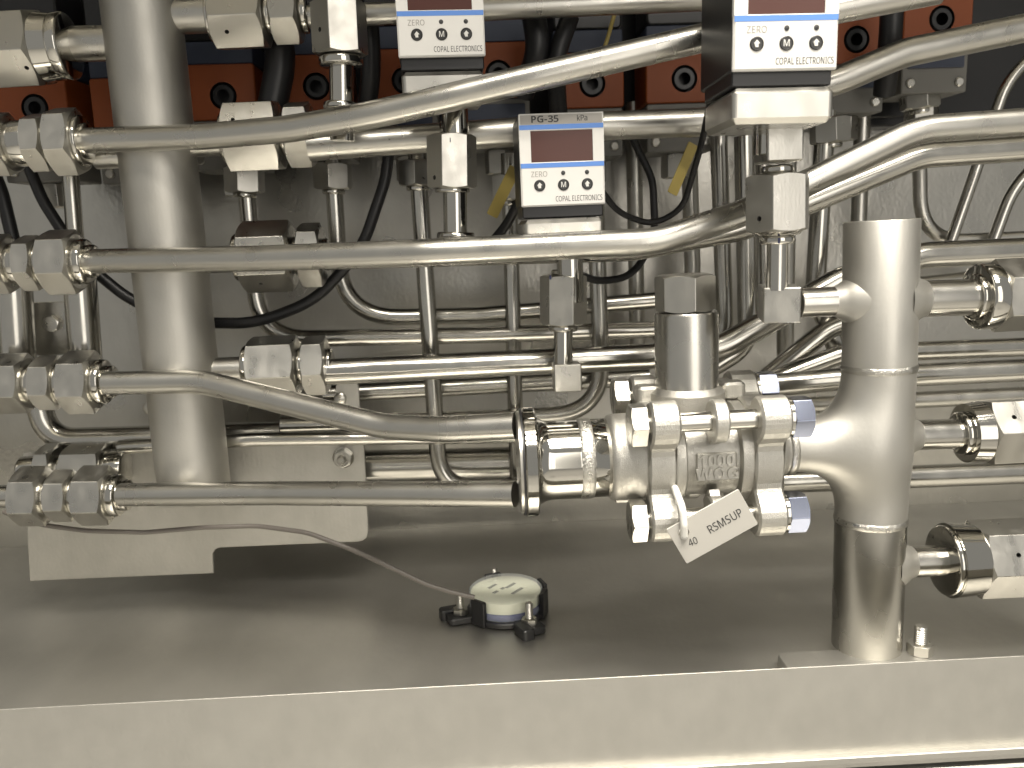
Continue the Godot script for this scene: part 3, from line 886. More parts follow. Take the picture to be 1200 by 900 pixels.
func ball_valve() -> void:
	var d := 0.3725
	var o := P(822, 530, d)
	var ax := (P(960, 521.5, d) - P(612, 540, d)).normalized()
	var by := along(Vector3.UP)
	var bs := Basis(ax, Vector3(0, 0, 1).cross(ax).normalized(), Vector3(0, 0, 1))
	var px := 0.3725e-3
	var v := thing("ball_valve", "bolted three-piece steel ball valve with raised 1000 WOG lettering and hanging tag", "valve", o)
	v.basis = bs
	var ex := Basis(Vector3(0, 0, -1), Vector3(0, 1, 0), Vector3(1, 0, 0))      # prism z -> local x
	var lx := Basis(Vector3(0, -1, 0), Vector3(1, 0, 0), Vector3(0, 0, 1))      # lathe y -> local x
	# bolts sit at the corners of a square, turned a little about the axis
	var turn := deg_to_rad(-5.0)
	var bc := []
	for k in 4:
		var a := turn + PI / 4 + PI / 2 * k
		bc.append(Vector2(cos(a), sin(a)) * 0.0308)
	# in (z to the viewer, y up)
	var ear_r := 0.0098
	var outline := PackedVector2Array()
	for k in 144:
		var a := TAU * k / 144
		var dirv := Vector2(cos(a), sin(a))
		var rr := 0.05
		while rr > 0.01:
			var q := dirv * rr
			var s := q.length() - 0.0245
			for c in bc:
				s = smin(s, (q - c).length() - ear_r, 0.006)
			if s < 0:
				break
			rr -= 0.0002
		# prism x runs to local -z
		outline.append(Vector2(-dirv.x, dirv.y) * rr)
	for e in [[-0.0285, -0.0165], [0.0172, 0.0300]]:
		put("end_cap", prism(outline, e[0], e[1], 0.0010), M.cast, v, Transform3D(ex, Vector3.ZERO))
	# barrel
	var prof := [Vector2(0, -0.0175), Vector2(0.0225, -0.0175), Vector2(0.0228, -0.0171), Vector2(0.0228, -0.0122), Vector2(0.0222, -0.0116), Vector2(0.0190, -0.0112), Vector2(0.0186, -0.009), Vector2(0.0190, 0.0), Vector2(0.0186, 0.010), Vector2(0.0195, 0.0118), Vector2(0.0222, 0.0122), Vector2(0.0228, 0.0126), Vector2(0.0228, 0.0180), Vector2(0, 0.0180)]
	var body := put("body", lathe(prof, 72, 0.8), M.cast, v, Transform3D(lx, Vector3.ZERO))
	# lettering pad on the front of the barrel
	var pad := put("lettering_pad", prism(round_rect(0.0175, 0.0125, 0.001), 0.0, 0.0018, 0.0005), M.cast, v, Transform3D(Basis.IDENTITY, Vector3(0.0015, -0.0015, 0.0182)))
	letters("lettering", "1000", 0.0052, 0.0009, M.cast, pad, Vector3(-0.0002, 0.0029, 0.0021), 0.0, 1.0, true)
	letters("lettering", "WOG", 0.0052, 0.0009, M.cast, pad, Vector3(0.0002, -0.0029, 0.0021), 0.0, 1.1, true)
	# ears of the body round each through bolt
	for c in bc:
		var p := Vector3(0, c.y, c.x)
		var ear := PackedVector2Array()
		for k in 48:
			var a := TAU * k / 48
			ear.append(Vector2(cos(a), sin(a)) * 0.0092 * Vector2(1, 1))
		put("body_ear", prism(ear, -0.0022, 0.0040, 0.0008), M.cast, v, Transform3D(ex, p))
		put("ear_web", prism(round_rect(0.009, 0.012, 0.001), -0.0018, 0.0034, 0.0005), M.cast, v, Transform3D(Basis(Vector3(1, 0, 0), -atan2(c.y, c.x)) * ex, p * 0.80))
		var bolt := put("bolt", bar(0.0042, 0.0758, 0.0004), M.tube, v, Transform3D(lx, p + Vector3(-0.036, 0, 0)))
		put("bolt_head", nut_mesh(0.0083, 0.0068, 0.52, true, false), M.nut, bolt, Transform3D(Basis.IDENTITY, Vector3(0, -0.0010, 0)))
		put("washer", lathe([Vector2(0, 0), Vector2(0.0086, 0), Vector2(0.0086, 0.0012), Vector2(0, 0.0012)], 32), M.polished, bolt, Transform3D(Basis.IDENTITY, Vector3(0, 0.0661, 0)))
		put("bolt_nut", nut_mesh(0.0080, 0.0085, 0.52, false, true), M.reflect_blue_steel, bolt, Transform3D(Basis.IDENTITY, Vector3(0, 0.0675, 0)))
	# stem housing with hex nut on top
	for sx in [-0.0225, 0.0165]:
		put("mounting_lug", prism(round_rect(0.011, 0.016, 0.003), 0.0, 0.008, 0.0012), M.cast, v, Transform3D(Basis(Vector3(1, 0, 0), -PI / 2), Vector3(sx, 0.0225, -0.012)))
	put("stem_base", lathe([Vector2(0.0142, 0.016), Vector2(0.0170, 0.017), Vector2(0.0170, 0.0275), Vector2(0.0142, 0.0300)], 48), M.cast, v, Transform3D(Basis.IDENTITY, Vector3(-0.005, 0.0, -0.006)))
	put("stem_housing", lathe([Vector2(0, 0.016), Vector2(0.0142, 0.016), Vector2(0.0142, 0.0625), Vector2(0.0135, 0.0637), Vector2(0, 0.0637)], 48), M.pipe_polished, v, Transform3D(Basis.IDENTITY, Vector3(-0.005, 0.0, -0.006)))
	put("stem_nut", nut_mesh(0.0118, 0.0165, 0.42), M.nut, v, Transform3D(Basis.IDENTITY, Vector3(-0.0055, 0.0638, -0.006)))
	# hubs where the pipes enter
	put("hub", lathe([Vector2(0.0105, 0.0290), Vector2(0.0142, 0.0290), Vector2(0.0142, 0.0325), Vector2(0.0128, 0.0355), Vector2(0.0119, 0.037), Vector2(0.0119, 0.0385)], 56, 0.6), M.cast, v, Transform3D(lx, Vector3.ZERO))
	put("hub", lathe([Vector2(0.0168, -0.0435), Vector2(0.0190, -0.0425), Vector2(0.0196, -0.040), Vector2(0.0196, -0.0330), Vector2(0.0215, -0.0300), Vector2(0.0215, -0.0280)], 56, 0.6), M.cast, v, Transform3D(lx, Vector3.ZERO))
	put("weld", lathe([Vector2(0.0115, 0.0372), Vector2(0.0125, 0.0380), Vector2(0.0126, 0.0398), Vector2(0.0120, 0.0412), Vector2(0.0112, 0.0418)], 56, 0.3), M.weld, v, Transform3D(lx, Vector3.ZERO))
	# flanged pipe piece at the other end, polished
	var f := thing("end_flange", "polished flanged pipe piece with a round weld where two tubes enter the valve", "pipe flange", o)
	f.basis = bs
	put("flange_disc", lathe([Vector2(0, -0.0812), Vector2(0.0238, -0.0812), Vector2(0.0246, -0.0804), Vector2(0.0246, -0.0760), Vector2(0.0240, -0.0754), Vector2(0.0205, -0.0754)], 72), M.polished, f, Transform3D(lx, Vector3.ZERO))
	put("gasket", lathe([Vector2(0, -0.0820), Vector2(0.0240, -0.0820), Vector2(0.0240, -0.0812), Vector2(0, -0.0812)], 56), M.rubber, f, Transform3D(lx, Vector3.ZERO))
	put("blank_disc", lathe([Vector2(0, -0.0836), Vector2(0.0226, -0.0836), Vector2(0.0230, -0.0832), Vector2(0.0230, -0.0820), Vector2(0, -0.0820)], 56), M.nut, f, Transform3D(lx, Vector3.ZERO))
	var np := []
	for k in 9:
		var a := PI / 2 * k / 8.0
		np.append(Vector2(0.0222 - 0.0045 * sin(a), -0.0755 + 0.0075 * (1.0 - cos(a))))
	np.append(Vector2(0.0177, -0.0570))
	np.append(Vector2(0.0177, -0.0432))
	np.append(Vector2(0.0168, -0.0425))
	put("pipe", lathe(np, 72, 0.6), M.polished, f, Transform3D(lx, Vector3.ZERO))
	put("weld", lathe([Vector2(0.0170, -0.0568), Vector2(0.0179, -0.0562), Vector2(0.0182, -0.0545), Vector2(0.0182, -0.0522), Vector2(0.0179, -0.0505), Vector2(0.0170, -0.0498)], 72, 0.3), M.weld, f, Transform3D(lx, Vector3.ZERO))
	# hanging identification tag and its tie
	var hole := P(801, 624, 0.338)
	var tg := thing("name_tag", "tilted cream plastic tag lettered RSMSUP hanging from the ball valve", "tag", hole)
	var rl := deg_to_rad(29.0)
	tg.basis = Basis(Vector3(1, 0, 0), deg_to_rad(4.0)) * Basis(Vector3(0, 0, 1), rl)
	var k := 0.338e-3
	var c := CSGMesh3D.new()
	c.name = "plate"
	c.mesh = prism(round_rect(101 * k, 54 * k, 0.0006), -0.0004, 0.0004, 0.0001)
	c.material = M.tag_plastic
	var hc := CSGCylinder3D.new()
	hc.name = "hole"
	hc.radius = 7 * k
	hc.height = 0.004
	hc.sides = 24
	hc.operation = CSGShape3D.OPERATION_SUBTRACTION
	hc.material = M.tag_plastic
	hc.transform = Transform3D(along(Vector3(0, 0, 1)), Vector3(-34 * k, 12 * k, 0))
	c.add_child(hc)
	tg.add_child(c)
	c.position = Vector3(34 * k, -12 * k, 0)
	letters("lettering", "RSMSUP", 0.0036, 0.0001, M.dark_print, tg, Vector3(51 * k, -13.5 * k, 0.00045), 0.0, 0.86)
	letters("lettering", "40", 0.0032, 0.0001, M.dark_print, tg, Vector3(4 * k, -16.5 * k, 0.00045), deg_to_rad(-8), 0.8)
	var tie := thing("cable_tie", "short white plastic tie looped through the hole of the cream tag", "cable tie", hole)
	var loop := []
	var bp := o + bs * Vector3(0, bc[3].y, bc[3].x)
	var up := P(798, 583, 0.338) - hole
	var bz: float = bp.z - hole.z
	for q in [Vector3(0, -0.001, 0.0012), Vector3(up.x * 0.3, 0.004, 0.0022), Vector3(up.x * 0.9, up.y * 0.75, 0.0016), Vector3(up.x, up.y + 0.0005, bz + 0.004), Vector3(up.x, up.y + 0.0005, bz - 0.003), Vector3(up.x, up.y - 0.006, bz - 0.0062), Vector3(up.x * 0.6, up.y - 0.011, bz - 0.004), Vector3(0, -0.001, -0.0025), Vector3(0, -0.0015, -0.0005), Vector3(0, -0.001, 0.0012)]:
		loop.append(q)
	put("strap", sweep(bent(loop, 0.004), 0.0016, 12), M.tie_plastic, tie)

func unions() -> void:
	var grp := "sideways unions of the back pipes"
	# left header side: female nut, gap ring, male nut
	fitting_px("union_fitting", "union cropped by the frame beside the top of the header pipe", [246, 21, 0.462], [362, 16, 0.462], [["ring", 0, 6, 0.012], ["drilled", 5, 66, 0.0150, 20.0, 50.0, 20.0], ["ring", 66, 74, 0.010], ["nut", 74, 106, 0.0135, 12.0], ["ring", 106, 116, 0.0095]], grp)
	fitting_px("union_fitting", "union half hidden behind the rising tube", [262, 162, 0.462], [374, 157, 0.462], [["ring", 0, 8, 0.013], ["drilled", 6, 68, 0.0168, 24.0, 114.0, 16.0], ["ring", 68, 76, 0.010], ["nut", 75, 105, 0.0152, 14.0], ["ring", 105, 112, 0.0085]], grp)
	fitting_px("union_fitting", "union half hidden behind the kinked crossing tube", [276, 302, 0.462], [386, 298, 0.462], [["ring", 0, 10, 0.0125], ["drilled", 8, 68, 0.0165, 3.0, 33.0, 24.0], ["ring", 68, 78, 0.010], ["nut", 76, 103, 0.0152, 14.0], ["ring", 103, 110, 0.0085]], grp)
	fitting_px("union_fitting", "bright cream union beside the S bent tube and header pipe", [287, 432, 0.455], [390, 427, 0.455], [["ring", 0, 9, 0.0125], ["nut", 7, 63, 0.0150, 20.0], ["ring", 63, 72, 0.010], ["nut", 70, 97, 0.0142, 20.0], ["ring", 97, 103, 0.0088]], grp)
	fitting_px("union_fitting", "large dim union with a drilled hole at the top corner of the cabinet", [-60, 62, 0.455], [82, 54, 0.455], [["drilled", 10, 110, 0.0172, 17.0, 47.0, 92.0], ["cone", 110, 130, 0.0165, 0.0155], ["ring", 128, 142, 0.0160]], grp)
	# tee header side
	var d := 0.3725
	fitting_px("union_fitting", "drilled union on the upper stub of the tee header", [1138, 348, d], [1260, 342, d], [["ring", 0, 8, 0.0105], ["ring", 6, 26, 0.0148], ["drilled", 24, 122, 0.0142, 2.0, 92.0, 22.0]], grp)
	fitting_px("union_fitting", "drilled union on the middle stub of the tee header", [1122, 508, d], [1260, 501, d], [["ring", 0, 10, 0.010], ["cone", 8, 26, 0.0135, 0.0142], ["drilled", 26, 138, 0.0140, 40.0, 130.0, 22.0]], grp)
	fitting_px("union_fitting", "drilled union low down on the bottom stub of the tee header", [1104, 657, d], [1260, 650, d], [["ring", 0, 8, 0.0165], ["cone", 6, 36, 0.0175, 0.0165], ["drilled", 34, 156, 0.0160, 26.0, 116.0, 32.0]], grp)
	# compression fittings at the left ends of the front tubes
	var g2 := "tube fittings at the ends of the process tubes"
	var dd := 0.448
	fitting_px("tube_fitting", "hex tube fitting on the end of the topmost rising tube", [-20, 170, dd], [105, 165, dd], [["nut", 0, 34, 0.0140, 13.0], ["ring", 33, 58, 0.0112], ["nut", 56, 80, 0.0128, 13.0], ["ring", 79, 86, 0.0118], ["nut", 84, 114, 0.0150, 13.0], ["ring", 113, 120, 0.0125], ["ring", 119, 125, 0.0088]], g2)
	fitting_px("tube_fitting", "hex tube fitting on the end of the kinked crossing tube", [-20, 310, dd], [113, 306, dd], [["nut", 0, 34, 0.0135, 13.0, M.nut], ["ring", 33, 47, 0.0105], ["nut", 46, 68, 0.0125, 13.0], ["ring", 67, 77, 0.0112], ["nut", 75, 112, 0.0146, 13.0], ["ring", 111, 124, 0.0115], ["ring", 123, 133, 0.0085]], g2)
	fitting_px("tube_fitting", "hex tube fitting on the end of the S bent tube", [-20, 450, dd], [134, 447, dd], [["nut", 0, 55, 0.0138, 13.0], ["ring", 54, 66, 0.0105], ["nut", 64, 90, 0.0125, 13.0], ["ring", 89, 100, 0.0110], ["nut", 98, 134, 0.0146, 13.0], ["ring", 133, 145, 0.0118], ["ring", 144, 154, 0.0086]], g2)
	fitting_px("tube_fitting", "hex tube fitting on the end of the lowest straight tube", [-20, 582, dd], [152, 580, dd], [["bar", 0, 42, 0.0061], ["nut", 42, 76, 0.0140, 13.0], ["ring", 75, 83, 0.0105], ["nut", 81, 107, 0.0122, 13.0], ["ring", 106, 116, 0.0108], ["nut", 114, 150, 0.0140, 13.0], ["ring", 149, 162, 0.0115], ["ring", 161, 172, 0.0085]], g2)
	fitting_px("tube_fitting", "hex fitting on the back pipe behind the lowest tube fitting", [25, 552, 0.478], [150, 549, 0.478], [["ring", 0, 26, 0.0085], ["nut", 25, 44, 0.0135, 20.0], ["ring", 43, 56, 0.009], ["nut", 54, 100, 0.0130, 20.0], ["ring", 99, 124, 0.0105]], g2)

func back_row() -> void:
	var xs := [[36, 122], [150, 124], [257, 108], [366, 97], [470, 90], [580, 82], [690, 94], [798, 88], [1000, 42], [1100, 18]]
	var names := ["pneumatic valve below the large dim corner union", "pneumatic valve half hidden by the header pipe", "pneumatic valve above the union behind the rising tube", "pneumatic valve behind the white upright nut", "pneumatic valve beside the left black edge of the cropped gauge", "pneumatic valve behind the cropped gauge and rising tube", "pneumatic valve above the small square gauge", "pneumatic valve beside the deep black gauge case", "pneumatic valve just past the white face of the big gauge", "pneumatic valve above the tee header near the curved thin tubes"]
	names[4] = "pneumatic valve showing an orange strip beside the cropped gauge case"
	var backing := thing("dark_backing", "added long black duct on the back wall behind the orange banded valves", "backing", P(600, 60, 0.575))  # invented black filler so the gaps between the valves read dark
	put("backing_body", prism(round_rect(1.2, 0.11, 0.003), -0.006, 0.012, 0.001), M.black_plastic, backing)
	for k in 5:
		put("backing_cover", prism(round_rect(0.236, 0.10, 0.003), 0.0122, 0.0160, 0.001), M.black_plastic, backing, Transform3D(Basis.IDENTITY, Vector3(-0.48 + 0.24 * k, 0, 0)))
	for i in xs.size():
		var w := 0.0400
		valve_actuator("orange banded " + names[i], P(xs[i][0], xs[i][1], 0.505), w)

func back_tubes() -> void:
	var g := "thin back tubes"
	var r := 0.0050
	tubing("back_tube", "thin tube dropping from the valves and curving along above the shiny tube", [[286, 190, 0.50], [304, 398, 0.50], [560, 393, 0.50], [775, 386, 0.50]], r, M.tube, 0.03, "tube", g)
	tubing("back_tube", "thin tube dropping beside the black cable and curving toward the ball valve stem", [[389, 180, 0.51], [401, 373, 0.51], [560, 370, 0.51], [790, 350, 0.505]], r, M.tube, 0.035, "tube", g)
	tubing("back_tube", "thin upright tube crossing the others and curling at its foot above the lowest tube", [[488, 175, 0.485], [516, 572, 0.485], [640, 568, 0.485]], 0.0050, M.tube, 0.022, "tube", g)
	tubing("back_tube", "thin upright tube dropping behind the square gauge to the end flange", [[596, 180, 0.50], [606, 560, 0.50]], 0.0046, M.tube, 0.02, "tube", g)
	tubing("back_tube", "bright thin upright tube beside the grey union nut curving away under the block", [[696, 180, 0.49], [706, 484, 0.49], [560, 491, 0.49], [330, 498, 0.49]], 0.0050, M.tube, 0.03, "tube", g)
	tubing("back_tube", "thin upright tube tucked behind the ball valve stem nut", [[842, 160, 0.50], [850, 395, 0.50], [780, 440, 0.50]], r, M.tube, 0.02, "tube", g)
	tubing("back_tube", "thin upright tube behind the large union nut", [[872, 160, 0.475], [877, 405, 0.475], [820, 440, 0.475]], 0.0055, M.tube, 0.02, "tube", g)
	tubing("back_tube", "thin upright tube just behind the large union nut column curving at its foot", [[893, 160, 0.49], [895, 380, 0.49], [850, 420, 0.49]], 0.0050, M.tube, 0.02, "tube", g)
	tubing("back_tube", "thin upright tube beside the tee header top below the doubled tubes", [[968, 130, 0.49], [955, 345, 0.49], [985, 420, 0.49]], 0.0056, M.tube, 0.02, "tube", g)
	tubing("back_tube", "thin tube curving out from behind the top of the tee header", [[1076, 90, 0.52], [1079, 284, 0.52], [1215, 278, 0.52]], 0.0042, M.tube_satin, 0.03, "tube", g)
	tubing("back_tube", "thin leaning tube below the doubled tubes past the tee header", [[1215, 60, 0.51], [1180, 95, 0.51], [1112, 290, 0.51]], 0.0034, M.tube, 0.05, "tube", g)
	tubing("back_tube", "thin leaning tube nearest the cabinet side past the tee header", [[1225, 180, 0.51], [1185, 225, 0.51], [1150, 320, 0.51]], 0.0036, M.tube, 0.05, "tube", g)
	tubing("back_tube", "dull thin upright tube deep behind the sagging thin black cable", [[806, 120, 0.53], [812, 330, 0.53], [770, 400, 0.53]], r, M.tube_satin, 0.03, "tube", g)
	tubing("back_tube", "dull thin upright tube deep behind the curling black cable", [[742, 120, 0.545], [748, 460, 0.545]], r, M.tube_satin, 0.03, "tube", g)
	tubing("back_tube", "dull thin upright tube deep behind the big gauge column", [[924, 120, 0.54], [920, 420, 0.54]], 0.0054, M.tube_satin, 0.03, "tube", g)
	tubing("back_tube", "dull thin upright tube deep behind the top of the tee header", [[1012, 100, 0.545], [1000, 430, 0.545]], r, M.tube_satin, 0.03, "tube", g)
	tubing("back_tube", "dull thin level tube deep behind the upper drilled union", [[980, 345, 0.54], [1130, 328, 0.54], [1215, 322, 0.54]], 0.0054, M.tube_satin, 0.03, "tube", g)
	tubing("back_tube", "dull thin level tube deep behind the middle drilled union", [[880, 478, 0.53], [1215, 462, 0.53]], 0.0054, M.tube_satin, 0.03, "tube", g)
	# lower level pipes
	var gp := "level pipes along the back"
	tubing("back_pipe", "pipe curving in under the S bent tube fitting and running behind the header pipe", [[40, 445, 0.49], [55, 516, 0.49], [200, 512, 0.49], [330, 508, 0.49]], 0.0070, M.tube, 0.03, "pipe", gp)
	tubing("back_pipe", "level pipe just above the bracket plate bolt", [[140, 524, 0.478], [300, 515, 0.478], [610, 511, 0.478]], 0.0040, M.tube, 0.1, "pipe", gp)
	tubing("back_pipe", "level pipe low down between bracket plate and end flange", [[145, 552, 0.512], [420, 547, 0.512], [700, 540, 0.512]], 0.0100, M.tube, 0.1, "pipe", gp)
	tubing("back_pipe", "level pipe right under the shiny tube beside the square block", [[380, 462, 0.51], [600, 450, 0.51], [760, 442, 0.51]], 0.0055, M.tube, 0.1, "pipe", gp)
	tubing("back_pipe", "level pipe behind the tee header just below the upper drilled union", [[900, 448, 0.47], [985, 415, 0.47], [1215, 406, 0.47]], 0.0055, M.tube, 0.02, "pipe", gp)
	tubing("back_pipe", "bright level pipe entering behind the tee header above the valve nut", [[890, 453, 0.44], [1000, 443, 0.44], [1215, 433, 0.44]], 0.0062, M.tube, 0.1, "pipe", gp)
	tubing("back_pipe", "steep slanting pipe between ball valve stem and elbow block", [[860, 475, 0.48], [970, 385, 0.48], [1085, 345, 0.48]], 0.0060, M.tube, 0.03, "pipe", gp)
	tubing("back_pipe", "level pipe behind the tee header below the middle drilled union", [[880, 566, 0.46], [1215, 553, 0.46]], 0.0065, M.tube, 0.1, "pipe", gp)
	tubing("back_pipe", "level pipe hidden mostly by the middle drilled union", [[1000, 512, 0.46], [1215, 505, 0.46]], 0.0085, M.tube, 0.1, "pipe", gp)
	# upright pipes at the left edge
	tubing("back_pipe", "upright pipe between the crossing tube fitting and the S bent tube fitting", [[92, 310, 0.475], [102, 440, 0.475]], 0.0085, M.tube, 0.1, "pipe", gp)
	tubing("back_pipe", "upright pipe at the very edge below the crossing tube fitting", [[14, 310, 0.475], [22, 440, 0.475]], 0.0095, M.tube, 0.1, "pipe", gp)
	tubing("back_pipe", "upright thin pipe behind the topmost tube fitting", [[82, 200, 0.49], [90, 300, 0.49]], 0.0045, M.tube, 0.1, "pipe", gp)

func cables() -> void:
	tubing("black_cable", "thick black cable looping down behind the crossing tube", [[462, 120, 0.475], [452, 210, 0.475], [425, 290, 0.475], [370, 352, 0.475], [300, 379, 0.475], [215, 378, 0.49], [150, 350, 0.49], [95, 305, 0.49], [50, 235, 0.49], [15, 150, 0.49]], 0.0031, M.rubber, 0.06, "cable")
	tubing("black_cable", "thick black cable hanging at the cabinet edge beside the topmost tube fitting", [[-30, 150, 0.50], [2, 225, 0.50], [20, 300, 0.50]], 0.0036, M.rubber, 0.06, "cable")
	tubing("black_cable", "black cable curling round beside the grey union nut", [[735, 150, 0.47], [765, 210, 0.47], [768, 280, 0.47], [740, 325, 0.465], [700, 330, 0.455], [680, 322, 0.44]], 0.0020, M.rubber, 0.03, "cable")
	tubing("black_cable", "thin black cable sagging between small gauge and deep black gauge case", [[706, 225, 0.44], [725, 250, 0.45], [765, 264, 0.455], [800, 245, 0.45], [822, 170, 0.43], [832, 120, 0.40]], 0.0016, M.rubber, 0.04, "cable")
	tubing("black_cable", "black cable hanging behind the rising tube beside the cropped gauge", [[560, 300, 0.48], [590, 270, 0.48], [612, 230, 0.47], [618, 190, 0.46]], 0.0026, M.rubber, 0.04, "cable")
	tubing("black_cable", "thick black cable between the union and the white upright nut", [[322, 20, 0.485], [330, 70, 0.485], [318, 130, 0.485]], 0.0080, M.rubber, 0.05, "cable")
	var hs := [["black hose beside the white upright nut", [[432, 20, 0.478], [436, 80, 0.478], [428, 140, 0.49]], 0.0052], ["black hose behind the case of the cropped gauge", [[625, 15, 0.48], [632, 60, 0.475], [612, 110, 0.49]], 0.0065], ["black hose above the small square gauge", [[668, 20, 0.48], [650, 70, 0.475], [655, 140, 0.49]], 0.0050], ["black hose just past the big gauge face", [[1046, -10, 0.475], [1044, 40, 0.475], [1036, 110, 0.49]], 0.0060]]
	for h in hs:
		tubing("black_hose", h[0], h[1], h[2], M.rubber, 0.05, "hose", "black hoses of the valves")
	for q in [[286, 196, 0.50, "tube above the union behind the crossing tube"], [390, 192, 0.51, "tube behind the black cable"], [489, 188, 0.485, "crossing upright tube beside the drilled union nut"], [597, 205, 0.50, "upright tube behind the small square gauge"], [972, 138, 0.49, "upright tube beside the big gauge base block"], [1077, 98, 0.52, "curving tube above the tee header"]]:
		fitting_px("back_nut", "small dim hex nut topping the thin " + q[3], [q[0] + 1, q[1] + 30, q[2]], [q[0], q[1], q[2]], [["ring", -6, 1, 0.0066], ["nut", 0, 30, 0.0098, 35.0]], "small nuts on the thin back tubes", "nut")
	tubing("yellow_wire", "thin yellow wire hanging behind the topmost tubes", [[722, 10, 0.49], [712, 45, 0.49], [700, 80, 0.49]], 0.0011, M.yellow_film, 0.04, "wire")
	for s in [["yellowish film label strip hanging beside the small square gauge", 590, 225, -0.5], ["yellowish film label strip hanging below the deep black gauge case", 800, 198, -0.42]]:
		var t := put(numbered("film_label"), prism(round_rect(0.007, 0.028, 0.0008), -0.0003, 0.0003, 0.0001), M.yellow_film, self, Transform3D(Basis(Vector3(0, 0, 1), s[3]) * Basis(Vector3.UP, 0.5), P(s[1], s[2], 0.462)))
		tag(t, s[0], "label")
	# grey sensor lead along the bracket plate and down to the sensor
	var lead := [P(5, 600, 0.47), P(40, 614, 0.455), P(100, 622, 0.452), P(170, 624, 0.452), P(240, 618, 0.452), P(300, 616, 0.452), P(360, 624, 0.445), P(410, 643, 0.438), P(450, 661, 0.43), P(500, 685, 0.425), P(530, 694, 0.422), P(556, 700, 0.42)]
	var o_at: Vector3 = lead[0]
	for i in lead.size():
		lead[i] -= o_at
	var c := put(numbered("sensor_lead"), sweep(bent(lead, 0.05), 0.0013, 12), M.grey_cable, self, Transform3D(Basis.IDENTITY, o_at))
	tag(c, "thin grey lead running past the bracket plate down to the round leak sensor", "cable")

func small_things() -> void:
	# bracket plate with cut-out, bolt and nut
	var d := 0.487
	var z := -d
	var pts := [[28, 530], [424, 516], [427, 523], [432, 622], [430, 629], [425, 633], [419, 634], [258, 641], [253, 643], [250, 648], [251, 671], [36, 680]]
	var poly := PackedVector2Array()
	var o := P(230, 600, d)
	for p in pts:
		var w := P(p[0], p[1], d) - o
		poly.append(Vector2(w.x, w.y))
	var b := thing("bracket_plate", "flat pale steel bracket plate with a cut-out behind the lowest tube", "bracket", o)
	put("plate", prism(poly, -0.0012, 0.0012, 0.0003), M.plate_blasted, b)
	var bp := P(403, 535, d) - o
	var bo := put("bolt", lathe([Vector2(0, 0), Vector2(0.0026, 0), Vector2(0.0026, 0.0085), Vector2(0.0020, 0.0092), Vector2(0, 0.0092)], 20), M.nut, b, Transform3D(along(Vector3(0, 0, 1)), bp + Vector3(0, 0, 0.0012)))
	put("washer", lathe([Vector2(0, 0), Vector2(0.0062, 0), Vector2(0.0062, 0.0010), Vector2(0, 0.0010)], 28), M.polished, bo)
	put("bolt_nut", nut_mesh(0.0047, 0.0042, 0.2, false, true), M.nut, bo, Transform3D(Basis.IDENTITY, Vector3(0, 0.0010, 0)))
	put("foot", prism(round_rect(0.035, 0.0030, 0.0005), -0.014, 0.014, 0.0003), M.sheet_bright, b, Transform3D(Basis.IDENTITY, P(229, 582, 0.470) - o))
	# small tab with a screw under the bright union
	var t := thing("mounting_tab", "small upright steel tab with a screw under the bright cream union", "bracket", P(408, 468, 0.482))
	put("plate", prism(round_rect(0.013, 0.020, 0.003), -0.0010, 0.0010, 0.0003), M.sheet_bright, t)
	put("screw", lathe([Vector2(0, 0), Vector2(0.0036, 0), Vector2(0.0036, 0.002), Vector2(0.0026, 0.0030), Vector2(0, 0.0032)], 20), M.nut, t, Transform3D(along(Vector3(0, 0, 1)), Vector3(-0.004, 0.001, 0.001)))
	t = thing("mounting_tab", "small upright steel tab with a screw between the upright pipes", "bracket", P(62, 385, 0.49))
	put("plate", prism(round_rect(0.022, 0.030, 0.002), -0.0010, 0.0010, 0.0003), M.sheet, t)
	put("screw", nut_mesh(0.0042, 0.004, 0.3, false, true), M.nut, t, Transform3D(along(Vector3(0, 0, 1)), Vector3(0.001, 0.003, 0.001)))
	t = thing("wall_screw", "lone round screw head on the back wall beside the header pipe", "screw", P(176, 478, 0.584))
	put("head", lathe([Vector2(0, 0), Vector2(0.0045, 0), Vector2(0.0045, 0.002), Vector2(0.003, 0.0032), Vector2(0, 0.0034)], 20), M.nut, t, Transform3D(along(Vector3(0, 0, 1)), Vector3.ZERO))
	leak_sensor()

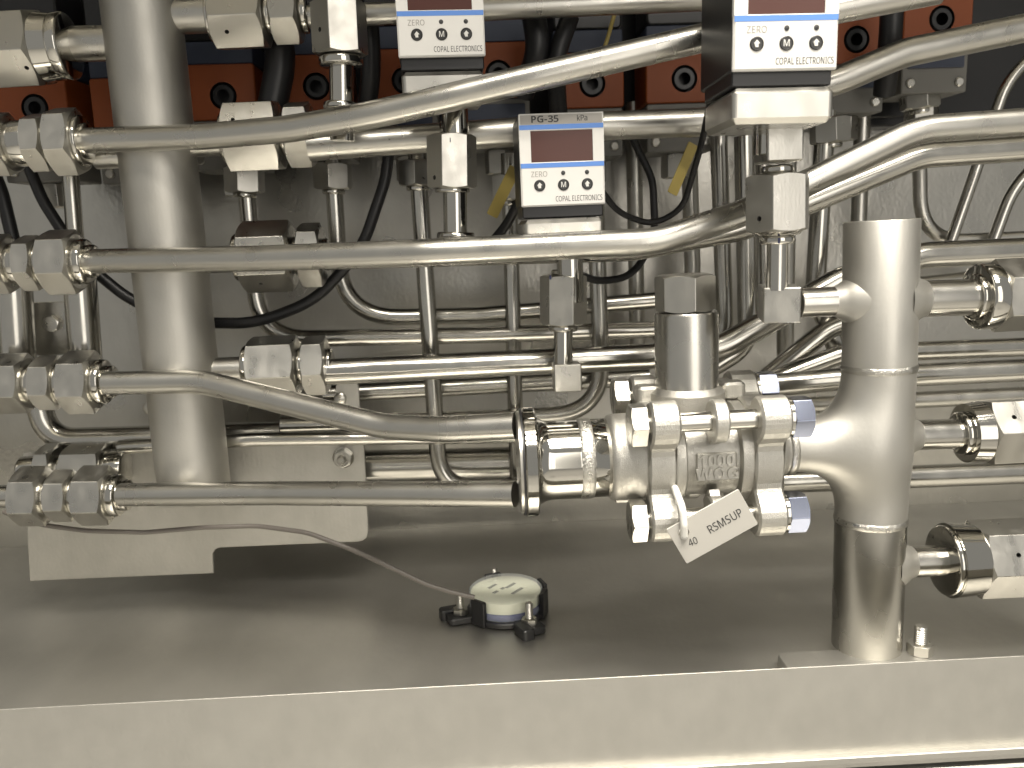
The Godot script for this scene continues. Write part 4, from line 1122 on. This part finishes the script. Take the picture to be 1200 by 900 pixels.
func leak_sensor() -> void:
	var hgt := 0.0140
	var c := PY(592.5, 689.5, hgt)
	c.y = 0.0
	var r := 0.0197
	var s := thing("leak_sensor", "round leak sensor with cream label and black clip holder on the cabinet floor", "sensor", c)
	s.rotation.y = deg_to_rad(8)
	put("holder_ring", lathe([Vector2(0, 0.0005), Vector2(r + 0.0018, 0.0005), Vector2(r + 0.0022, 0.001), Vector2(r + 0.0022, 0.0028), Vector2(r + 0.0016, 0.0034), Vector2(0, 0.0034)], 48), M.black_plastic, s)
	put("blue_base", lathe([Vector2(0, 0.0035), Vector2(r - 0.0006, 0.0035), Vector2(r - 0.0002, 0.004), Vector2(r - 0.0002, 0.0072), Vector2(0, 0.0072)], 48), M.sensor_blue, s)
	var lid := put("label_disc", lathe([Vector2(0, 0.0073), Vector2(r - 0.0006, 0.0073), Vector2(r - 0.0004, 0.0080), Vector2(r - 0.0006, 0.0130), Vector2(r - 0.0016, 0.0136), Vector2(0, 0.0136)], 48), M.label_cream, s)
	# rows of fine print on the label
	var rows := [[-0.006, 0.006, 5], [0.004, 0.0045, 6], [-0.0055, -0.002, 3], [0.0062, -0.0035, 7], [-0.001, 0.0018, 2]]
	for q in rows:
		var st := SurfaceTool.new()
		st.begin(Mesh.PRIMITIVE_TRIANGLES)
		st.set_smooth_group(-1)
		for k in int(q[2]):
			prism_into(st, round_rect(0.0010, 0.0021, 0.0001, 1), 0.0, 0.00008, 0.00002, Transform3D(Basis.IDENTITY, Vector3((k - q[2] / 2.0) * 0.0014, 0, 0)))
		st.generate_normals()
		put("print_row", st.commit(), M.dark_print, lid, Transform3D(Basis(Vector3.UP, 0.75) * Basis(Vector3(1, 0, 0), -PI / 2), Vector3(q[0], 0.0136, -q[1])))
	put("clear_cover", lathe([Vector2(r + 0.0004, 0.0036), Vector2(r + 0.0004, 0.0140), Vector2(r - 0.0004, 0.0147), Vector2(0, 0.0147)], 48), M.clear_plastic, s)
	# clips and feet with standing screws; angles seen from above, 0 = toward the viewer
	for a in [-52.0, 62.0, 100.0, 190.0]:
		var ba := Basis(Vector3.UP, deg_to_rad(a))
		put("clip", prism(round_rect(0.0095, 0.0140, 0.0008), r + 0.0006, r + 0.0030, 0.0003), M.black_plastic, s, Transform3D(ba, ba * Vector3(0, 0.0075, 0)))
	for a in [-82.0, 18.0, 185.0]:
		var ba := Basis(Vector3.UP, deg_to_rad(a))
		var ft := put("foot", prism(round_rect(0.013, 0.016, 0.003), 0.0004, 0.0040, 0.0006), M.black_plastic, s, Transform3D(ba * Basis(Vector3(1, 0, 0), -PI / 2), ba * Vector3(0, 0, r + 0.006)))
		put("toe", prism(round_rect(0.007, 0.012, 0.002), -0.0003, 0.0058, 0.0006), M.black_plastic, ft, Transform3D(Basis.IDENTITY, Vector3(-0.0055, -0.0045, 0)))
		var nut := put("screw_nut", nut_mesh(0.0037, 0.0032, 0.2), M.nut, s, Transform3D(ba, ba * Vector3(0, 0.0040, r + 0.0062)))
		var prof := [Vector2(0, 0.0032)]
		for k in 9:
			prof.append(Vector2(0.0019, 0.0032 + k * 0.0009))
			prof.append(Vector2(0.0022, 0.00365 + k * 0.0009))
		prof.append(Vector2(0.0017, 0.0116))
		prof.append(Vector2(0, 0.0118))
		put("screw_thread", lathe(prof, 16), M.nut, nut)
